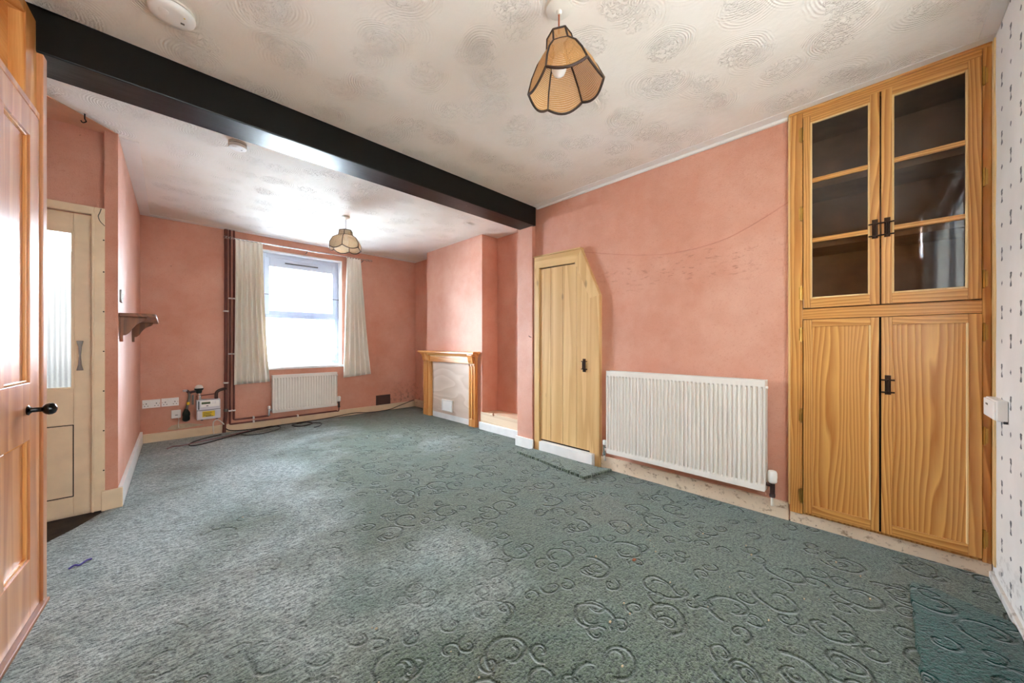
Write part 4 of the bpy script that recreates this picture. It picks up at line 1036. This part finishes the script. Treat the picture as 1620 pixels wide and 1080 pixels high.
# ------------------------------------------------------------------ loose cables on the carpet
Z = .0075
def cable(name, pts, r, mat, label, grp='loose cables on the carpet'):
    return tag(MB().tube(spline(pts, 10), r, 8).build(name, mat, smooth=True), label, 'cable', grp)
cable('loose_cable', [(.535, 5.35, .10), (.545, 5.345, .055), (.60, 5.33, .02), (.74, 5.31, Z), (.95, 5.30, Z), (1.1, 5.31, Z), (1.6, 5.33, Z), (2.0, 5.335, .03), (2.25, 5.34, Z), (2.55, 5.345, Z), (2.75, 5.35, .05), (3.0, 5.355, .11)], .0055, 'black rubber', 'long black cable running along the far skirting into the corner')
cable('loose_cable', [(.50, 5.24, Z), (.36, 5.16, Z), (.24, 5.03, Z), (.215, 4.90, Z), (.28, 4.86, Z), (.42, 4.95, Z), (.60, 5.08, Z), (.78, 5.19, Z), (1.0, 5.27, Z), (1.12, 5.29, Z + .004)], .005, 'black rubber', 'black cable in a long flat loop on the carpet below the gas meter')
cable('loose_cable', [(.62, 5.08, .016), (.80, 5.20, .014), (.98, 5.27, .018), (1.07, 5.20, Z), (1.02, 5.07, Z), (.86, 4.96, Z), (.72, 4.98, Z), (.66, 5.06, Z)], .0045, 'black rubber', 'black cable looped in a ring on the carpet left of the small radiator')
ring_pts = [(1.30 + .115 * math.cos(q), 5.14 + .10 * math.sin(q), Z + .004 * (1 + math.sin(q * 2.7))) for q in [i * PI / 6 for i in range(25)]]
cable('loose_cable', ring_pts + [(1.42, 5.16, Z), (1.50, 5.05, Z), (1.43, 4.90, Z), (1.36, 4.87, Z)], .005, 'black rubber', 'coiled black cable on the carpet in front of the small radiator')
cable('loose_cable', [(.05, 4.90, Z), (.10, 4.97, Z), (.17, 4.95, Z), (.30, 4.97, Z + .01), (.45, 5.06, Z), (.60, 5.14, Z), (.75, 5.21, .014)], .0045, 'mauve cable', 'faded mauve cable tangled under the black loops')
cable('loose_cable', [(.44, 5.31, .008), (.435, 5.325, .08), (.44, 5.33, .145), (.47, 5.335, .165), (.50, 5.338, .145), (.535, 5.34, .10)], .006, 'old white plastic', 'white cable arching out of the floor below the gas meter')
# debris
random.seed(11)
dbr = MB()
for (x, y) in [(1.9, .9), (1.85, .8), (1.75, .75), (1.95, 1.0), (1.6, .55), (1.3, .7), (1.1, .62), (1.0, .45), (1.45, 1.05), (2.1, .5), (2.2, .7), (1.35, 1.9), (1.0, 2.2), (.6, 1.2), (.5, 1.0), (.75, .95), (1.9, .2), (2.3, .1), (2.0, .05), (1.65, .35), (.4, 2.6), (1.8, 3.9), (2.2, 3.6), (1.5, 3.2), (2.05, 2.9)]:
    for _ in range(2):
        s = random.uniform(.002, .006); px_, py2 = x + random.uniform(-.1, .1), y + random.uniform(-.1, .1)
        dbr.box(px_, px_ + s * 1.6, py2, py2 + s, .0005, s * .7 + .001)
tag(dbr.build('debris', 'crumb'), 'pale crumbs and fluff scattered over the green carpet', 'debris', kind='stuff')
for (x, y, lb) in ((1.62, .80, 'rust brown flake on the carpet in the middle of the room'),):
    tag(B(x, x + .022, y, y + .014, .001, .006).build('flake', 'rust crumb', bevel=.002), lb, 'flake')
tag(MB().tube(spline([(-.30, 2.62, .004), (-.285, 2.635, .008), (-.27, 2.63, .004), (-.25, 2.66, .006), (-.235, 2.665, .004)]), .004, 6).build('thread', 'purple thread', smooth=True), 'scrap of purple thread on the carpet beside the pine door', 'thread')

# ------------------------------------------------------------------ outdoors
struct(B(-30, 30, 5.62, 60, -.5, -.3).build('street_ground', 'paving'), 'pale street outside the window', 'street')
struct(B(-30, 30, -40, -.55, -.5, -.3).build('yard_ground', 'paving'), 'pale yard behind the room', 'yard')
def house(x0, x1, y, hgt, mat, label):
    h_ = thing('terraced_house', ((x0 + x1) / 2, y, -.3), label, 'house', 'houses across the street')
    B(x0, x1, y, y + 6, -.3, hgt).build('wall', mat, h_)
    MB().prism([(y - .3, hgt), (y + 3, hgt + 1.9), (y + 6.3, hgt)], 'X', x0 - .1, x1 + .1).build('roof', 'slate', h_)
    xm = (x0 + x1) / 2
    for q in (-1.3, 1.3):
        for z in (.7, 2.9):
            if z + 1.2 < hgt:
                wn = B(xm + q - .5, xm + q + .5, y - .05, y + .02, z, z + 1.15).build('window', 'upvc', h_)
                B(xm + q - .42, xm + q + .42, y - .07, y - .04, z + .08, z + 1.07).build('pane', 'slate', wn)
    B(xm - .45, xm + .45, y - .04, y + .02, -.3, 1.75).build('front_door', 'slate', h_)
    B(xm + 1.6, xm + 2.2, y + 2.6, y + 3.2, hgt + 1.2, hgt + 2.5).build('chimney', 'red brick', h_)
house(2.2, 7.6, 23, 2.6, 'render wall', 'pale rendered house across the street seen at the left of the window')
house(7.9, 13.6, 22.9, 2.3, 'red brick', 'red brick house across the street seen at the right of the window')
tag(MB().box(-3, 20, 19.0, 19.25, -.3, .45).build('garden_wall', 'render wall'), 'low pale wall across the street outside the window', 'wall')

# ------------------------------------------------------------------ camera, light
cam = bpy.data.cameras.new('Camera'); co = bpy.data.objects.new('Camera', cam); COL.objects.link(co)
FPX = 562.5
cam.sensor_width = 36.0; cam.lens = 36.0 * FPX / 1620.0; cam.clip_start = .02; cam.clip_end = 200
cam.shift_y = 3.0 / 1620.0
yaw = math.atan2(557, 562.5)
co.location = (0, 0, 1.05); co.rotation_euler = (PI / 2, 0, -yaw)
SC.camera = co

W = bpy.data.worlds.new('World'); SC.world = W; W.use_nodes = True
nt = W.node_tree; nt.nodes.clear()
wo = nt.nodes.new('ShaderNodeOutputWorld'); bg = nt.nodes.new('ShaderNodeBackground')
tc = nt.nodes.new('ShaderNodeTexCoord'); sx = nt.nodes.new('ShaderNodeSeparateXYZ')
nt.links.new(tc.outputs['Generated'], sx.inputs[0])
cr = nt.nodes.new('ShaderNodeValToRGB'); nt.links.new(sx.outputs[2], cr.inputs[0])
e = cr.color_ramp.elements
e[0].position = 0.0; e[0].color = (.45, .51, .58, 1)
e[1].position = 1.0; e[1].color = (.92, 1.06, 1.24, 1)
k = e.new(.02); k.color = (.54, .61, .70, 1)
k = e.new(.20); k.color = (.68, .77, .88, 1)
k = e.new(.45); k.color = (.84, .96, 1.1, 1)
nt.links.new(cr.outputs[0], bg.inputs[0]); bg.inputs[1].default_value = 30.0
nt.links.new(bg.outputs[0], wo.inputs[0])

def portal(name, loc, rot, sx_, sy_):
    L = bpy.data.lights.new(name, 'AREA'); L.shape = 'RECTANGLE'; L.size = sx_; L.size_y = sy_; L.cycles.is_portal = True
    o = bpy.data.objects.new(name, L); COL.objects.link(o); o.location = loc; o.rotation_euler = rot
portal('window_portal', (1.39, 5.6, 1.49), (-PI / 2, 0, 0), .97, 1.5)
portal('fill_window_portal', (.8, -.5, 1.425), (PI / 2, 0, 0), 2.2, 1.45)
portal('dim_passage_portal', (-.775, 5.6, 2.10), (-PI / 2, 0, 0), .55, .30)

cy = SC.cycles
cy.max_bounces = 14; cy.diffuse_bounces = 8; cy.glossy_bounces = 5; cy.transmission_bounces = 8; cy.transparent_max_bounces = 16
cy.caustics_reflective = False; cy.caustics_refractive = False; cy.sample_clamp_indirect = 8.0
cy.use_denoising = True
try: cy.denoiser = 'OPENIMAGEDENOISE'
except Exception: pass
SC.view_settings.view_transform = 'Standard'; SC.view_settings.look = 'None'
SC.view_settings.exposure = 2.22; SC.view_settings.gamma = 1.0; SC.view_settings.use_curve_mapping = False
